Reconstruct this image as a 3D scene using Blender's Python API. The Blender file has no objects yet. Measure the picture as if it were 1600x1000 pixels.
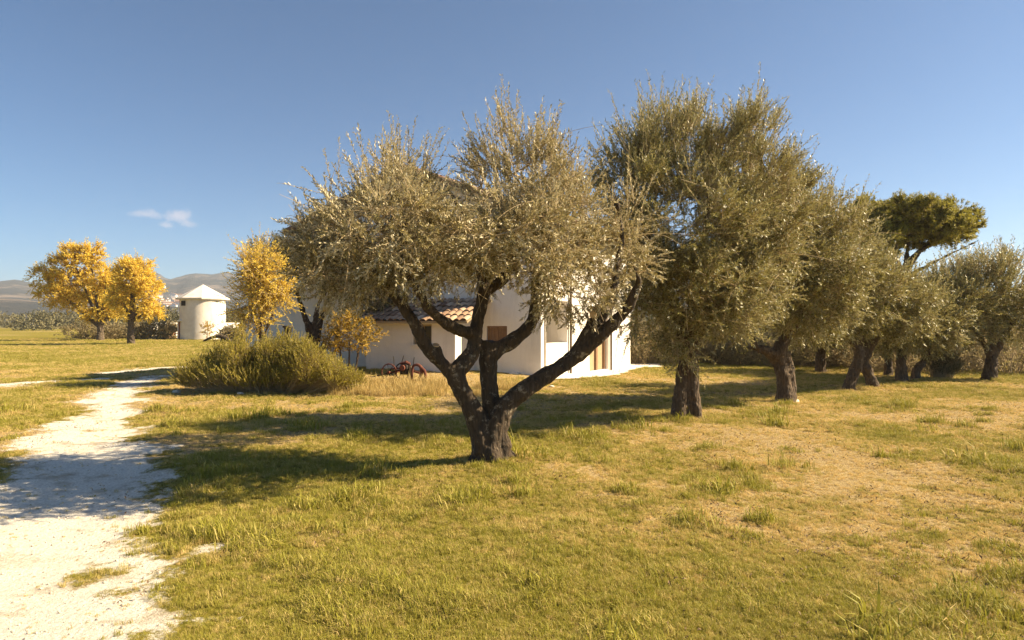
import bpy, math, random
import numpy as np
from mathutils import Vector, noise as mnoise
R = math.radians
SC = bpy.context.scene
COL = SC.collection
# ------------------------------------------------------------------ camera, sky, sun, exposure
F, CAM_H, HZ = 1030.0, 1.6, 505.0            # focal length in photo pixels, eye height, horizon row
cam_d = bpy.data.cameras.new('camera'); cam = bpy.data.objects.new('camera', cam_d); COL.objects.link(cam)
cam_d.sensor_width = 36; cam_d.lens = 36 * F / 1600; cam_d.clip_start = .05; cam_d.clip_end = 9000
cam.location = (0, 0, CAM_H); cam.rotation_euler = (R(90) + 5 / F, 0, 0); SC.camera = cam
SUN_AZ, SUN_EL = 4.0, 36.0                  # azimuth from +X towards +Y
w = bpy.data.worlds.new('World'); SC.world = w; w.use_nodes = True
wn, wl = w.node_tree.nodes, w.node_tree.links
bg = wn['Background']; bg.inputs['Strength'].default_value = .05
sky = wn.new('ShaderNodeTexSky'); sky.sky_type = 'NISHITA'; sky.sun_disc = False
sky.sun_elevation = R(SUN_EL); sky.sun_rotation = R(90 - SUN_AZ)
sky.air_density = .72; sky.dust_density = .45; sky.ozone_density = 1.4
wtc = wn.new('ShaderNodeTexCoord'); tint_ = wn.new('ShaderNodeMix'); tint_.data_type = 'RGBA'; tint_.blend_type = 'MULTIPLY'; tint_.inputs[0].default_value = 1; wl.new(sky.outputs[0], tint_.inputs[6]); tint_.inputs[7].default_value = (.66, .88, 1.0, 1); wsky = tint_.outputs[2]
wno = wn.new('ShaderNodeTexNoise'); wno.inputs['Scale'].default_value = 70; wno.inputs['Detail'].default_value = 6; wl.new(wtc.outputs['Generated'], wno.inputs['Vector'])
for azc, elc, wa_, wh_, op in ((-29.0, 8.25, 1.0, .34, .30), (-27.6, 7.5, .6, .28, .30), (-26.9, 8.25, .95, .48, .42), (-26.1, 7.7, .8, .24, .22)):   # three small fair-weather puffs low over the hills
    c_ = Vector((math.sin(R(azc)) * math.cos(R(elc)), math.cos(R(azc)) * math.cos(R(elc)), math.sin(R(elc))))
    mp0 = wn.new('ShaderNodeMapping'); mp0.vector_type = 'POINT'; mp0.inputs['Location'].default_value = (-c_.x / R(wa_), -c_.y / R(wa_), -c_.z / R(wh_)); mp0.inputs['Scale'].default_value = (1 / R(wa_), 1 / R(wa_), 1 / R(wh_))
    wl.new(wtc.outputs['Generated'], mp0.inputs['Vector']); ln = wn.new('ShaderNodeVectorMath'); ln.operation = 'LENGTH'; wl.new(mp0.outputs[0], ln.inputs[0])
    ad = wn.new('ShaderNodeMath'); ad.operation = 'MULTIPLY_ADD'; wl.new(wno.outputs['Fac'], ad.inputs[0]); ad.inputs[1].default_value = 2.6; wl.new(ln.outputs['Value'], ad.inputs[2])
    mr_ = wn.new('ShaderNodeMapRange'); mr_.interpolation_type = 'SMOOTHSTEP'; wl.new(ad.outputs[0], mr_.inputs['Value'])
    for k_, v_ in (('From Min', 1.4), ('From Max', 2.6), ('To Min', op), ('To Max', 0)): mr_.inputs[k_].default_value = v_
    mx_ = wn.new('ShaderNodeMix'); mx_.data_type = 'RGBA'; wl.new(mr_.outputs[0], mx_.inputs[0]); wl.new(wsky, mx_.inputs[6]); mx_.inputs[7].default_value = (8.5, 7.2, 6.8, 1); wsky = mx_.outputs[2]
wl.new(wsky, bg.inputs['Color'])
sun_d = bpy.data.lights.new('sun', 'SUN'); sun = bpy.data.objects.new('sun', sun_d); COL.objects.link(sun)
sun_d.energy = 5.0; sun_d.angle = R(.5); sun_d.color = (1, .82, .55)
sv = Vector((math.cos(R(SUN_EL)) * math.cos(R(SUN_AZ)), math.cos(R(SUN_EL)) * math.sin(R(SUN_AZ)), math.sin(R(SUN_EL))))
sun.rotation_euler = sv.to_track_quat('Z', 'Y').to_euler(); sun.location = (30, 0, 30)
SC.view_settings.view_transform = 'Standard'; SC.view_settings.look = 'None'
SC.view_settings.exposure = 1.5; SC.view_settings.gamma = 1; SC.view_settings.use_curve_mapping = False
SC.cycles.max_bounces = 8; SC.cycles.transparent_max_bounces = 8; SC.cycles.volume_bounces = 0
SC.cycles.use_denoising = True

# ------------------------------------------------------------------ helpers
def W(px, py, d):                            # photo pixel + distance -> world point
    return np.array(((px - 800) / F * d, d, CAM_H + (HZ - py) / F * d))
def vnoise(x, y, s=0):                       # smooth 2-D value noise, numpy
    x = np.asarray(x, float); y = np.asarray(y, float)
    xi = np.floor(x).astype(np.int64); yi = np.floor(y).astype(np.int64); fx = x - xi; fy = y - yi
    fx = fx * fx * (3 - 2 * fx); fy = fy * fy * (3 - 2 * fy)
    def h(a, b):
        n = (a * 374761393 + b * 668265263 + s * 974711) & 0x7fffffff
        n = ((n ^ (n >> 13)) * 1274126177) & 0x7fffffff
        return ((n ^ (n >> 16)) & 0xffff) / 65535.
    return (h(xi, yi) * (1 - fx) + h(xi + 1, yi) * fx) * (1 - fy) + (h(xi, yi + 1) * (1 - fx) + h(xi + 1, yi + 1) * fx) * fy
def fbm(x, y, s=0, o=4):
    t = 0; a = .5
    for k in range(o):
        t = t + a * vnoise(x * 2 ** k, y * 2 ** k, s + k * 17); a *= .5
    return t / (1 - .5 ** o)
def sstep(a, b, x):
    t = np.clip((x - a) / (b - a), 0, 1); return t * t * (3 - 2 * t)
def ground_z(x, y):
    x = np.asarray(x, float); y = np.asarray(y, float)
    z = (fbm(x * .35, y * .35, 3, 3) - .5) * .16 + (fbm(x * 1.6, y * 1.6, 9, 2) - .5) * .035
    z = z * np.exp(-((np.hypot(x, y) / 60) ** 2))
    z = z + .30 * np.exp(-.5 * (((x + 3.2) / 3.2) ** 2 + ((y - 18.8) / 2.6) ** 2))
    z = z + .19 * sstep(30, 55, y) * sstep(-5, -18, x)
    z = z - .10 * np.exp(-.5 * (((x + 2.2) / 1.6) ** 2 + ((y - 7.0) / 1.6) ** 2))
    z = z + .05 * np.exp(-.5 * (((x + .2) / .8) ** 2 + ((y - 7.7) / .8) ** 2))
    return z
def gz(x, y): return float(ground_z(x, y))

def mesh_obj(name, verts, faces, mat=None, parent=None, attrs=None, smooth=False, mats=None, midx=None):
    me = bpy.data.meshes.new(name)
    verts = np.asarray(verts, np.float32)
    if isinstance(faces, np.ndarray):
        n, k = faces.shape
        me.vertices.add(len(verts)); me.vertices.foreach_set('co', verts.ravel())
        me.loops.add(n * k); me.loops.foreach_set('vertex_index', faces.astype(np.int32).ravel())
        me.polygons.add(n); me.polygons.foreach_set('loop_start', np.arange(0, n * k, k, dtype=np.int32))
        me.update(calc_edges=True)
    else:
        me.from_pydata(verts.tolist(), [], faces); me.update()
    for an, av in (attrs or {}).items():
        a = me.attributes.new(an, 'FLOAT', 'POINT'); a.data.foreach_set('value', np.asarray(av, np.float32))
    for m in (mats or ([mat] if mat else [])): me.materials.append(m)
    if midx is not None: me.polygons.foreach_set('material_index', np.asarray(midx, np.int32))
    if smooth: me.polygons.foreach_set('use_smooth', np.ones(len(me.polygons), bool))
    me.update()
    o = bpy.data.objects.new(name, me); COL.objects.link(o)
    if parent is not None:
        o.parent = parent
        o.matrix_parent_inverse = parent.matrix_basis.inverted()
    return o
def tag(o, label=None, cat=None, group=None, kind=None):
    for k, v in (('label', label), ('category', cat), ('group', group), ('kind', kind)):
        if v: o[k] = v
    return o
def thing(name, loc, label, cat, group=None):
    o = bpy.data.objects.new(name, None); COL.objects.link(o); o.location = [float(v) for v in loc]
    o.empty_display_size = .2
    return tag(o, label, cat, group)
class MB:                                    # collects pieces of one mesh
    def __init__(s): s.v = []; s.f = []; s.t = []
    def add(s, v, f, t=.5):
        n = len(s.v); s.v += [tuple(map(float, p)) for p in v]; s.f += [tuple(i + n for i in q) for q in f]; s.t += [t] * len(v); return s
    def box(s, o, a, b, c):                  # corner o and three edge vectors
        o, a, b, c = (np.asarray(q, float) for q in (o, a, b, c))
        if np.dot(np.cross(a, b), c) < 0: a, b = b, a
        p = [o, o + a, o + a + b, o + b, o + c, o + a + c, o + a + b + c, o + b + c]
        return s.add(p, [(3, 2, 1, 0), (4, 5, 6, 7), (0, 1, 5, 4), (1, 2, 6, 5), (2, 3, 7, 6), (3, 0, 4, 7)])
    def tube(s, pts, rad, n=8, jit=0, cap=True, lump=0, seed=0):
        pts = [Vector(p) for p in pts]; rad = list(rad) if hasattr(rad, '__len__') else [rad] * len(pts)
        vs, fs = [], []; T0 = None; X = None
        for i, p in enumerate(pts):
            T = (pts[min(i + 1, len(pts) - 1)] - pts[max(i - 1, 0)]).normalized()
            if X is None: X = T.orthogonal().normalized()
            X = (X - T * X.dot(T)).normalized(); Y = T.cross(X)
            for k in range(n):
                a = 2 * math.pi * k / n; r = rad[i]; d = X * math.cos(a) + Y * math.sin(a)
                if lump:
                    q = p + d * r
                    r *= 1 + lump * mnoise.noise(Vector((q.x * 5 + seed, q.y * 5, q.z * 2.2))) + lump * .6 * math.sin(3 * a + seed + i * .25) * .5
                vs.append(p + d * r)
        for i in range(len(pts) - 1):
            for k in range(n):
                k2 = (k + 1) % n; fs.append((i * n + k, i * n + k2, (i + 1) * n + k2, (i + 1) * n + k))
        if cap:
            fs.append(tuple(range(n - 1, -1, -1))); e = (len(pts) - 1) * n; fs.append(tuple(range(e, e + n)))
        return s.add(vs, fs)
    def ring(s, c, ax, r, rr, n=24, m=6):    # torus
        ax = Vector(ax).normalized(); X = ax.orthogonal().normalized(); Y = ax.cross(X); c = Vector(c); vs = []; fs = []
        for i in range(n):
            a = 2 * math.pi * i / n; d = X * math.cos(a) + Y * math.sin(a)
            for k in range(m):
                b = 2 * math.pi * k / m; vs.append(c + d * (r + rr * math.cos(b)) + ax * rr * math.sin(b))
        for i in range(n):
            for k in range(m):
                fs.append((i * m + k, i * m + (k + 1) % m, ((i + 1) % n) * m + (k + 1) % m, ((i + 1) % n) * m + k))
        return s.add(vs, [tuple(reversed(f)) for f in fs])
    def build(s, name, mat, parent=None, smooth=False, bevel=0):
        o = mesh_obj(name, s.v, s.f, mat, parent, attrs={'tint': s.t}, smooth=smooth)
        if bevel:
            b = o.modifiers.new('bevel', 'BEVEL'); b.width = bevel; b.segments = 2; b.limit_method = 'ANGLE'
        return o
def spline(pts, rad, step=.06):              # Catmull-Rom resample
    P = [np.asarray(p, float) for p in pts]; P = [2 * P[0] - P[1]] + P + [2 * P[-1] - P[-2]]; out = []; ro = []
    for i in range(1, len(P) - 2):
        n = max(2, int(np.linalg.norm(P[i + 1] - P[i]) / step))
        for k in range(n):
            t = k / n; a, b, c, d = P[i - 1:i + 3]
            out.append(.5 * (2 * b + (c - a) * t + (2 * a - 5 * b + 4 * c - d) * t * t + (3 * b - a - 3 * c + d) * t ** 3))
            ro.append(rad[i - 1] * (1 - t) + rad[i] * t)
    out.append(P[-2]); ro.append(rad[-1]); return out, ro

# ------------------------------------------------------------------ materials
def new_mat(name):
    m = bpy.data.materials.new(name); m.use_nodes = True; nt = m.node_tree
    return m, nt, nt.nodes, nt.links, nt.nodes['Principled BSDF']
def N(nt, typ, ins=None, **kw):
    n = nt.nodes.new('ShaderNode' + typ)
    for k, v in kw.items(): setattr(n, k, v)
    for k, v in (ins or {}).items():
        if isinstance(v, bpy.types.NodeSocket): nt.links.new(v, n.inputs[k])
        else: n.inputs[k].default_value = v
    return n
def mixc(nt, f, a, b, mode='MIX'):
    n = nt.nodes.new('ShaderNodeMix'); n.data_type = 'RGBA'; n.blend_type = mode
    for k, v in ((0, f), (6, a), (7, b)):
        if isinstance(v, bpy.types.NodeSocket): nt.links.new(v, n.inputs[k])
        else: n.inputs[k].default_value = v if k == 0 else (*v, 1)
    return n.outputs[2]
def ramp(nt, f, stops):
    n = nt.nodes.new('ShaderNodeValToRGB'); nt.links.new(f, n.inputs[0]); e = n.color_ramp.elements
    while len(e) < len(stops): e.new(.5)
    for q, (p, c) in zip(e, stops): q.position = p; q.color = (*c, 1) if len(c) == 3 else c
    return n.outputs[0]
def g2(v): return (v, v, v)
def obj_co(nt): return N(nt, 'TexCoord').outputs['Object']
def noise_tex(nt, scale, detail=5, rough=.6, co=None, dist=0):
    n = N(nt, 'TexNoise', {'Scale': scale, 'Detail': detail, 'Roughness': rough, 'Distortion': dist})
    nt.links.new(co if co is not None else obj_co(nt), n.inputs['Vector']); return n.outputs['Fac']
def bump(nt, h, strength, dist, p):
    b = N(nt, 'Bump', {'Height': h, 'Strength': strength, 'Distance': dist}); nt.links.new(b.outputs[0], p.inputs['Normal'])
def attr(nt, name, typ='GEOMETRY'):
    n = nt.nodes.new('ShaderNodeAttribute'); n.attribute_name = name; n.attribute_type = typ; return n.outputs['Fac']
def plain(name, col, rough=.8, var=.25, scale=6, bmp=.3, metal=0):
    m, nt, ns, ls, p = new_mat(name); f = noise_tex(nt, scale)
    c = mixc(nt, f, tuple(v * (1 - var) for v in col), tuple(min(1, v * (1 + var)) for v in col))
    ls.new(c, p.inputs['Base Color']); p.inputs['Roughness'].default_value = rough; p.inputs['Metallic'].default_value = metal
    bump(nt, noise_tex(nt, scale * 6), bmp, .01, p); return m
def leaf_mat(name, top_a, top_b, back, transl=.25, rough=.5, spec=.3):
    m, nt, ns, ls, p = new_mat(name)
    t = attr(nt, 'tint'); top = mixc(nt, t, top_a, top_b)
    if back:
        g = N(nt, 'NewGeometry'); c = mixc(nt, g.outputs['Backfacing'], top, back)
    else: c = top
    ls.new(c, p.inputs['Base Color']); p.inputs['Roughness'].default_value = rough; p.inputs['Specular IOR Level'].default_value = spec
    tr = N(nt, 'BsdfTranslucent'); ls.new(mixc(nt, .5, c, top_b), tr.inputs[0])
    mx = N(nt, 'MixShader', {0: transl}); ls.new(p.outputs[0], mx.inputs[1]); ls.new(tr.outputs[0], mx.inputs[2])
    ls.new(mx.outputs[0], ns['Material Output'].inputs[0]); return m
def bark_mat(name, dark, mid, pale, lichen=.62):
    m, nt, ns, ls, p = new_mat(name); co = obj_co(nt)
    mp = N(nt, 'Mapping', {'Scale': (1, 1, .22)}); ls.new(co, mp.inputs[0])
    f = noise_tex(nt, 26, 8, .7, mp.outputs[0], .6); v = N(nt, 'TexVoronoi', {'Scale': 30}); ls.new(mp.outputs[0], v.inputs[0])
    c = ramp(nt, f, [(.3, dark), (.62, mid)])
    l = noise_tex(nt, 9, 8, .75, co); l = ramp(nt, l, [(lichen - .04, g2(0)), (lichen + .05, g2(1))])
    c = mixc(nt, l, c, pale); ls.new(c, p.inputs['Base Color']); p.inputs['Roughness'].default_value = .9
    h = N(nt, 'Math', {0: f, 1: v.outputs['Distance']}, operation='ADD'); bump(nt, h.outputs[0], .9, .03, p); return m
M = {}
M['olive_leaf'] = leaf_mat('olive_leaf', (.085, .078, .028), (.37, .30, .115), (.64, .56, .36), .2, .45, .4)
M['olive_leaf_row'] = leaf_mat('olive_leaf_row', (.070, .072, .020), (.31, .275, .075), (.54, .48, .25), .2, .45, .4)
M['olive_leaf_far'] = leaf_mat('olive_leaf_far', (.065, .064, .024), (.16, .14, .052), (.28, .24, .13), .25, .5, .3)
M['yellow_leaf'] = leaf_mat('yellow_leaf', (.52, .37, .03), (.92, .70, .13), None, .4, .6, .2)
M['sapling_leaf'] = leaf_mat('sapling_leaf', (.12, .10, .02), (.60, .38, .05), None, .35, .55, .2)
M['rosemary_leaf'] = leaf_mat('rosemary_leaf', (.105, .105, .012), (.46, .38, .05), (.40, .33, .07), .25, .5, .25)
M['pine_leaf'] = leaf_mat('pine_leaf', (.09, .088, .016), (.46, .40, .07), None, .3, .6, .2)
M['scrub_leaf'] = leaf_mat('scrub_leaf', (.13, .115, .055), (.42, .335, .18), None, .35, .6, .2)
M['wood_leaf'] = leaf_mat('wood_leaf', (.10, .098, .05), (.26, .22, .115), None, .15, .6, .2)
M['bark'] = bark_mat('bark', (.016, .011, .006), (.080, .052, .028), (.32, .26, .18), .60)
M['bark_pale'] = bark_mat('bark_pale', (.028, .018, .010), (.125, .082, .046), (.34, .26, .17), .63)
M['bark_yellow'] = bark_mat('bark_yellow', (.04, .03, .02), (.16, .115, .075), (.3, .25, .18), .64)
M['twig'] = plain('twig', (.40, .30, .165), .8, .35, 9)
M['cut'] = plain('cut_wood', (.52, .36, .2), .8, .2, 20)

def plaster(name, col, stain):
    m, nt, ns, ls, p = new_mat(name)
    c = mixc(nt, ramp(nt, noise_tex(nt, .9, 8, .65), [(.35, g2(0)), (.75, g2(1))]), col, stain)
    c = mixc(nt, ramp(nt, noise_tex(nt, 14, 6, .7), [(.3, g2(0)), (.8, g2(.35))]), c, tuple(v * .82 for v in col))
    mp = N(nt, 'Mapping', {'Scale': (1, 1, .12)}); ls.new(obj_co(nt), mp.inputs[0])
    c = mixc(nt, ramp(nt, noise_tex(nt, 5, 7, .7, mp.outputs[0]), [(.52, g2(0)), (.72, g2(.28))]), c, tuple(v * .62 for v in stain))
    ls.new(c, p.inputs['Base Color']); p.inputs['Roughness'].default_value = .92
    bump(nt, noise_tex(nt, 22, 8, .7), .35, .02, p); return m
M['plaster'] = plaster('white_plaster', (.82, .77, .70), (.68, .61, .53))
M['plaster_old'] = plaster('cream_plaster', (.84, .80, .74), (.72, .65, .56))
M['paving'] = plaster('pale_paving', (.78, .73, .64), (.66, .58, .47))
M['wood'] = plain('brown_wood', (.20, .11, .055), .7, .35, 8)
M['wood_pale'] = plain('weathered_wood', (.34, .25, .14), .8, .3, 8)
M['dark'] = plain('dark_interior', (.025, .02, .016), .8, .2, 3)
M['rust'] = plain('rusty_iron', (.16, .050, .028), .85, .55, 14, .5, .2)
M['dark_iron'] = plain('dark_iron', (.035, .026, .022), .7, .5, 14, .5, .4)
M['red_door'] = plain('terracotta_paint', (.20, .075, .05), .8, .2, 4)
M['pot'] = plain('dark_clay', (.05, .036, .026), .8, .3, 12)
M['stone'] = plain('limestone', (.62, .55, .45), .9, .25, 12)
M['pipe'] = plain('brown_pipe', (.10, .065, .04), .5, .2, 8, .1)
m, nt, ns, ls, p = new_mat('glass'); p.inputs['Base Color'].default_value = (.03, .03, .03, 1); p.inputs['Roughness'].default_value = .08; M['glass'] = m
m, nt, ns, ls, p = new_mat('roof_tile')
c = ramp(nt, attr(nt, 'tint'), [(0, (.20, .105, .06)), (.5, (.40, .25, .155)), (1, (.56, .40, .27))])
c = mixc(nt, ramp(nt, noise_tex(nt, 5, 7, .7), [(.45, g2(0)), (.7, g2(.6))]), c, (.20, .155, .10))
ls.new(c, p.inputs['Base Color']); p.inputs['Roughness'].default_value = .9; bump(nt, noise_tex(nt, 40), .3, .01, p); M['tile'] = m

# ground: dry turf, green turf and white gravel, driven by two vertex attributes
m, nt, ns, ls, p = new_mat('turf_and_gravel'); co = obj_co(nt)
gr_, ge_ = attr(nt, 'gravel'), attr(nt, 'green')
n1 = noise_tex(nt, 60, 6, .75, co); n2 = noise_tex(nt, 7, 6, .7, co); n3 = noise_tex(nt, 260, 3, .6, co)
mpg = N(nt, 'Mapping', {'Scale': (1, .33, 1)}); ls.new(co, mpg.inputs[0]); n4 = noise_tex(nt, 30, 6, .7, mpg.outputs[0])
dry = ramp(nt, n1, [(.30, (.13, .080, .036)), (.48, (.36, .26, .12)), (.66, (.56, .43, .22))])
dry = mixc(nt, ramp(nt, n2, [(.50, g2(0)), (.66, g2(.65))]), dry, (.21, .135, .065))
grn = ramp(nt, n4, [(.30, (.09, .08, .014)), (.52, (.22, .182, .03)), (.70, (.38, .30, .08))])
gsum = N(nt, 'Math', {0: ge_, 1: n1}, operation='MULTIPLY_ADD'); gsum.inputs[1].default_value = 1
gs = N(nt, 'Math', {0: ge_, 1: n2}, operation='ADD')
turf = mixc(nt, ramp(nt, gs.outputs[0], [(.82, g2(0)), (1.12, g2(1))]), dry, grn)
vor = N(nt, 'TexVoronoi', {'Scale': 45}); ls.new(co, vor.inputs[0])
grv = ramp(nt, n3, [(.2, (.60, .53, .42)), (.5, (.85, .79, .68)), (.8, (.92, .88, .79))])
grv = mixc(nt, ramp(nt, vor.outputs['Distance'], [(.25, g2(0)), (.7, g2(.45))]), grv, (.46, .40, .32))
grv = mixc(nt, ramp(nt, noise_tex(nt, 2.2, 7, .7, co), [(.52, g2(0)), (.68, g2(.8))]), grv, (.36, .27, .16))
s1 = N(nt, 'Math', {0: gr_, 1: n2}, operation='ADD'); s2 = N(nt, 'Math', {0: n1, 1: .45}, operation='MULTIPLY')
s3 = N(nt, 'Math', {0: s1.outputs[0], 1: s2.outputs[0]}, operation='ADD')
gm = ramp(nt, s3.outputs[0], [(1.12 / 2, g2(0)), (1.28 / 2, g2(1))])
s4 = N(nt, 'Math', {0: s3.outputs[0], 1: .5}, operation='MULTIPLY'); ls.new(s4.outputs[0], gm.node.inputs[0])
ls.new(mixc(nt, gm, turf, grv), p.inputs['Base Color']); p.inputs['Roughness'].default_value = .95; p.inputs['Specular IOR Level'].default_value = .05
hb = N(nt, 'Math', {0: n1, 1: n4}, operation='ADD'); bump(nt, hb.outputs[0], .8, .035, p); M['ground'] = m

m, nt, ns, ls, p = new_mat('hill_scrub'); co = obj_co(nt)
c = ramp(nt, noise_tex(nt, .011, 9, .72, co), [(.40, (.028, .034, .030)), (.54, (.060, .056, .046)), (.66, (.26, .20, .15))])
gq = attr(nt, 'quarry'); qn = noise_tex(nt, .05, 7, .7, co)
qs = N(nt, 'Math', {0: gq, 1: qn}, operation='MULTIPLY'); qs2 = N(nt, 'Math', {0: qs.outputs[0], 1: 1.6}, operation='MULTIPLY'); qs = qs2
c = mixc(nt, ramp(nt, qs.outputs[0], [(.62, g2(0)), (.80, g2(.9))]), c, (.46, .34, .25))
ls.new(c, p.inputs['Base Color']); p.inputs['Roughness'].default_value = 1; bump(nt, noise_tex(nt, .03, 9, .75, co), 1, 14, p); M['hill'] = m
def blade_mat(name, dry, green):
    m, nt, ns, ls, p = new_mat(name)
    t = N(nt, 'Math', {0: attr(nt, 'tint', 'INSTANCER'), 1: attr(nt, 'btint')}, operation='ADD').outputs[0]
    c = ramp(nt, t, [(0, dry)] + [(.5, tuple((a + b) * .5 for a, b in zip(dry, green))), (1, green)])
    ls.new(c, p.inputs['Base Color']); p.inputs['Roughness'].default_value = .55; p.inputs['Specular IOR Level'].default_value = .25
    tr = N(nt, 'BsdfTranslucent'); ls.new(c, tr.inputs[0]); mx = N(nt, 'MixShader', {0: .3})
    ls.new(p.outputs[0], mx.inputs[1]); ls.new(tr.outputs[0], mx.inputs[2]); ls.new(mx.outputs[0], ns['Material Output'].inputs[0]); return m
M['blade'] = blade_mat('grass_blade', (.72, .53, .22), (.31, .285, .038))
M['dry_blade'] = blade_mat('dry_grass_blade', (.62, .46, .20), (.40, .30, .09))

# ------------------------------------------------------------------ the ground and the white track
TRACK = [[(-2.0, -8, 1.2), (-2.5, 0, 1.15), (-3.0, 3.3, 1.1), (-3.85, 5.6, .95), (-5.0, 7.7, .75), (-6.2, 9.6, .58), (-7.15, 11.4, .48), (-8.25, 13.6, .45), (-9.2, 15.7, .45), (-10.1, 17.8, .45), (-10.6, 19.2, .42)],
         [(-15.5, 15.0, .45), (-13.0, 17.2, .45), (-11.75, 18.6, .42)],
         [(-13.1, 21.2, .4), (-12.8, 22.6, .5), (-11.7, 23.6, .5), (-10.4, 25.2, .5), (-10, 30, .6), (-13, 38, .6), (-19, 46, .6)]]
def gravel_f(x, y):
    best = np.full(np.shape(x), -9.)
    for line in TRACK:
        for (x0, y0, w0), (x1, y1, w1) in zip(line[:-1], line[1:]):
            dx, dy = x1 - x0, y1 - y0; t = np.clip(((x - x0) * dx + (y - y0) * dy) / (dx * dx + dy * dy), 0, 1)
            d = np.hypot(x - x0 - t * dx, y - y0 - t * dy); best = np.maximum(best, (w0 + t * (w1 - w0)) - d)
    best = best + (fbm(x * 1.4, y * 1.4, 31, 3) - .5) * 1.3 + (fbm(x * 5, y * 5, 37, 3) - .5) * .75 - .08
    return np.clip(.5 + best * .62, 0, 1)
def green_f(x, y):
    f = fbm(x * .55 + 7, y * .55, 51, 4) + .30 * (fbm(x * .13, y * .13, 77, 2) - .5)
    f = .5 + (f - .5) * .8 + .30 * (fbm(x * 2.3, y * 2.3, 57, 3) - .5) + .05 + .12 * sstep(13, 24, y) - .05 * np.exp(-.5 * (((x - 3.2) / 2.6) ** 2 + ((y - 5.2) / 2.4) ** 2))
    f = f + .10 * np.exp(-.5 * (((x + 1.0) / 1.6) ** 2 + ((y - 6.0) / 2.0) ** 2)) + .22 * np.exp(-.5 * (((x + .2) / 1.3) ** 2 + ((y - 3.3) / .7) ** 2))
    f = f - .22 * np.exp(-.5 * (((x + 2.6) / 2.2) ** 2 + ((y - 16.5) / 1.6) ** 2))
    f = f + .42 * (fbm(x * 4.5, y * 4.5, 59, 3) - .5) - .22 * sstep(.15, .6, gravel_f(x, y))
    return np.clip(.5 + (f - .51) * 2.0, 0, 1)
def axis(lo, a, b, hi, fine, grow=1.14):
    c = list(np.arange(a, b, fine)); s = fine; v = c[-1]
    while v < hi: s *= grow; v += s; c.append(v)
    s = fine; v = c[0]; left = []
    while v > lo: s *= grow; v -= s; left.append(v)
    return np.array(left[::-1] + c)
gxs = axis(-3200, -13, 13, 3200, .085); gys = axis(-60, 2.6, 25, 3300, .085)
X, Y = np.meshgrid(gxs, gys); Z = ground_z(X, Y)
GR, GE = gravel_f(X, Y), green_f(X, Y)
Z = Z - .03 * GR
V = np.stack([X, Y, Z], -1).reshape(-1, 3); nx, ny = len(gxs), len(gys)
ii = (np.arange(ny - 1)[:, None] * nx + np.arange(nx - 1)[None]).ravel()
FQ = np.stack([ii, ii + 1, ii + nx + 1, ii + nx], 1)
gf = GR.ravel()[FQ].mean(1) > .5
def sub(name, faces, kind):
    u, inv = np.unique(faces, return_inverse=True)
    o = mesh_obj(name, V[u], inv.reshape(faces.shape), M['ground'], attrs={'gravel': GR.ravel()[u], 'green': GE.ravel()[u]}, smooth=True)
    return tag(o, kind='structure')
sub('ground', FQ[~gf], 1); sub('gravel_track', FQ[gf], 1)

# ------------------------------------------------------------------ far hills
az = np.linspace(R(-75), R(75), 420); rr = 260 * (3400 / 260) ** np.linspace(0, 1, 130)
AZ, RR = np.meshgrid(az, rr); HX, HY = RR * np.sin(AZ), RR * np.cos(AZ)
deg = np.degrees(AZ)
ridge = 96 + 16 * np.exp(-((deg + 26.2) / 3.0) ** 2) + (fbm(deg * .22, RR * 0 + 3, 5, 4) - .5) * 60 + (fbm(deg * 1.3, RR * .002, 8, 4) - .5) * 22
ridge = ridge * (1 - .3 * sstep(-31, -36, deg)); ridge = np.where(deg > 5, ridge * (1 - .55 * sstep(5, 40, deg)), ridge)
H = ridge * sstep(900, 2050, RR) + 26 * sstep(420, 900, RR) * (.6 + .8 * fbm(HX * .004, HY * .004, 14, 4))
H = H * (.86 + .28 * fbm(HX * .0035, HY * .0035, 21, 5)) - .6 - 3 * (RR < 300)
H = H - 40 * sstep(2300, 3400, RR)
quarry = .85 * np.exp(-((deg + 25.6) / 1.3) ** 2) * np.exp(-((RR - 1800) / 130) ** 2) + .3 * np.exp(-((deg + 20.6) / 1.6) ** 2) * np.exp(-((RR - 1500) / 200) ** 2)
na, nr = len(az), len(rr); ii = (np.arange(nr - 1)[:, None] * na + np.arange(na - 1)[None]).ravel()
hv = np.stack([HX, HY, H], -1).reshape(-1, 3)
tag(mesh_obj('hills', hv, np.stack([ii, ii + 1, ii + na + 1, ii + na], 1), M['hill'], attrs={'quarry': quarry.ravel()}, smooth=True), kind='structure')
def hill_z(x, y):
    a, r = math.atan2(x, y), math.hypot(x, y); i = int(np.argmin(abs(rr - r))); k = int(np.argmin(abs(az - a))); return float(H[i, k])

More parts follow.
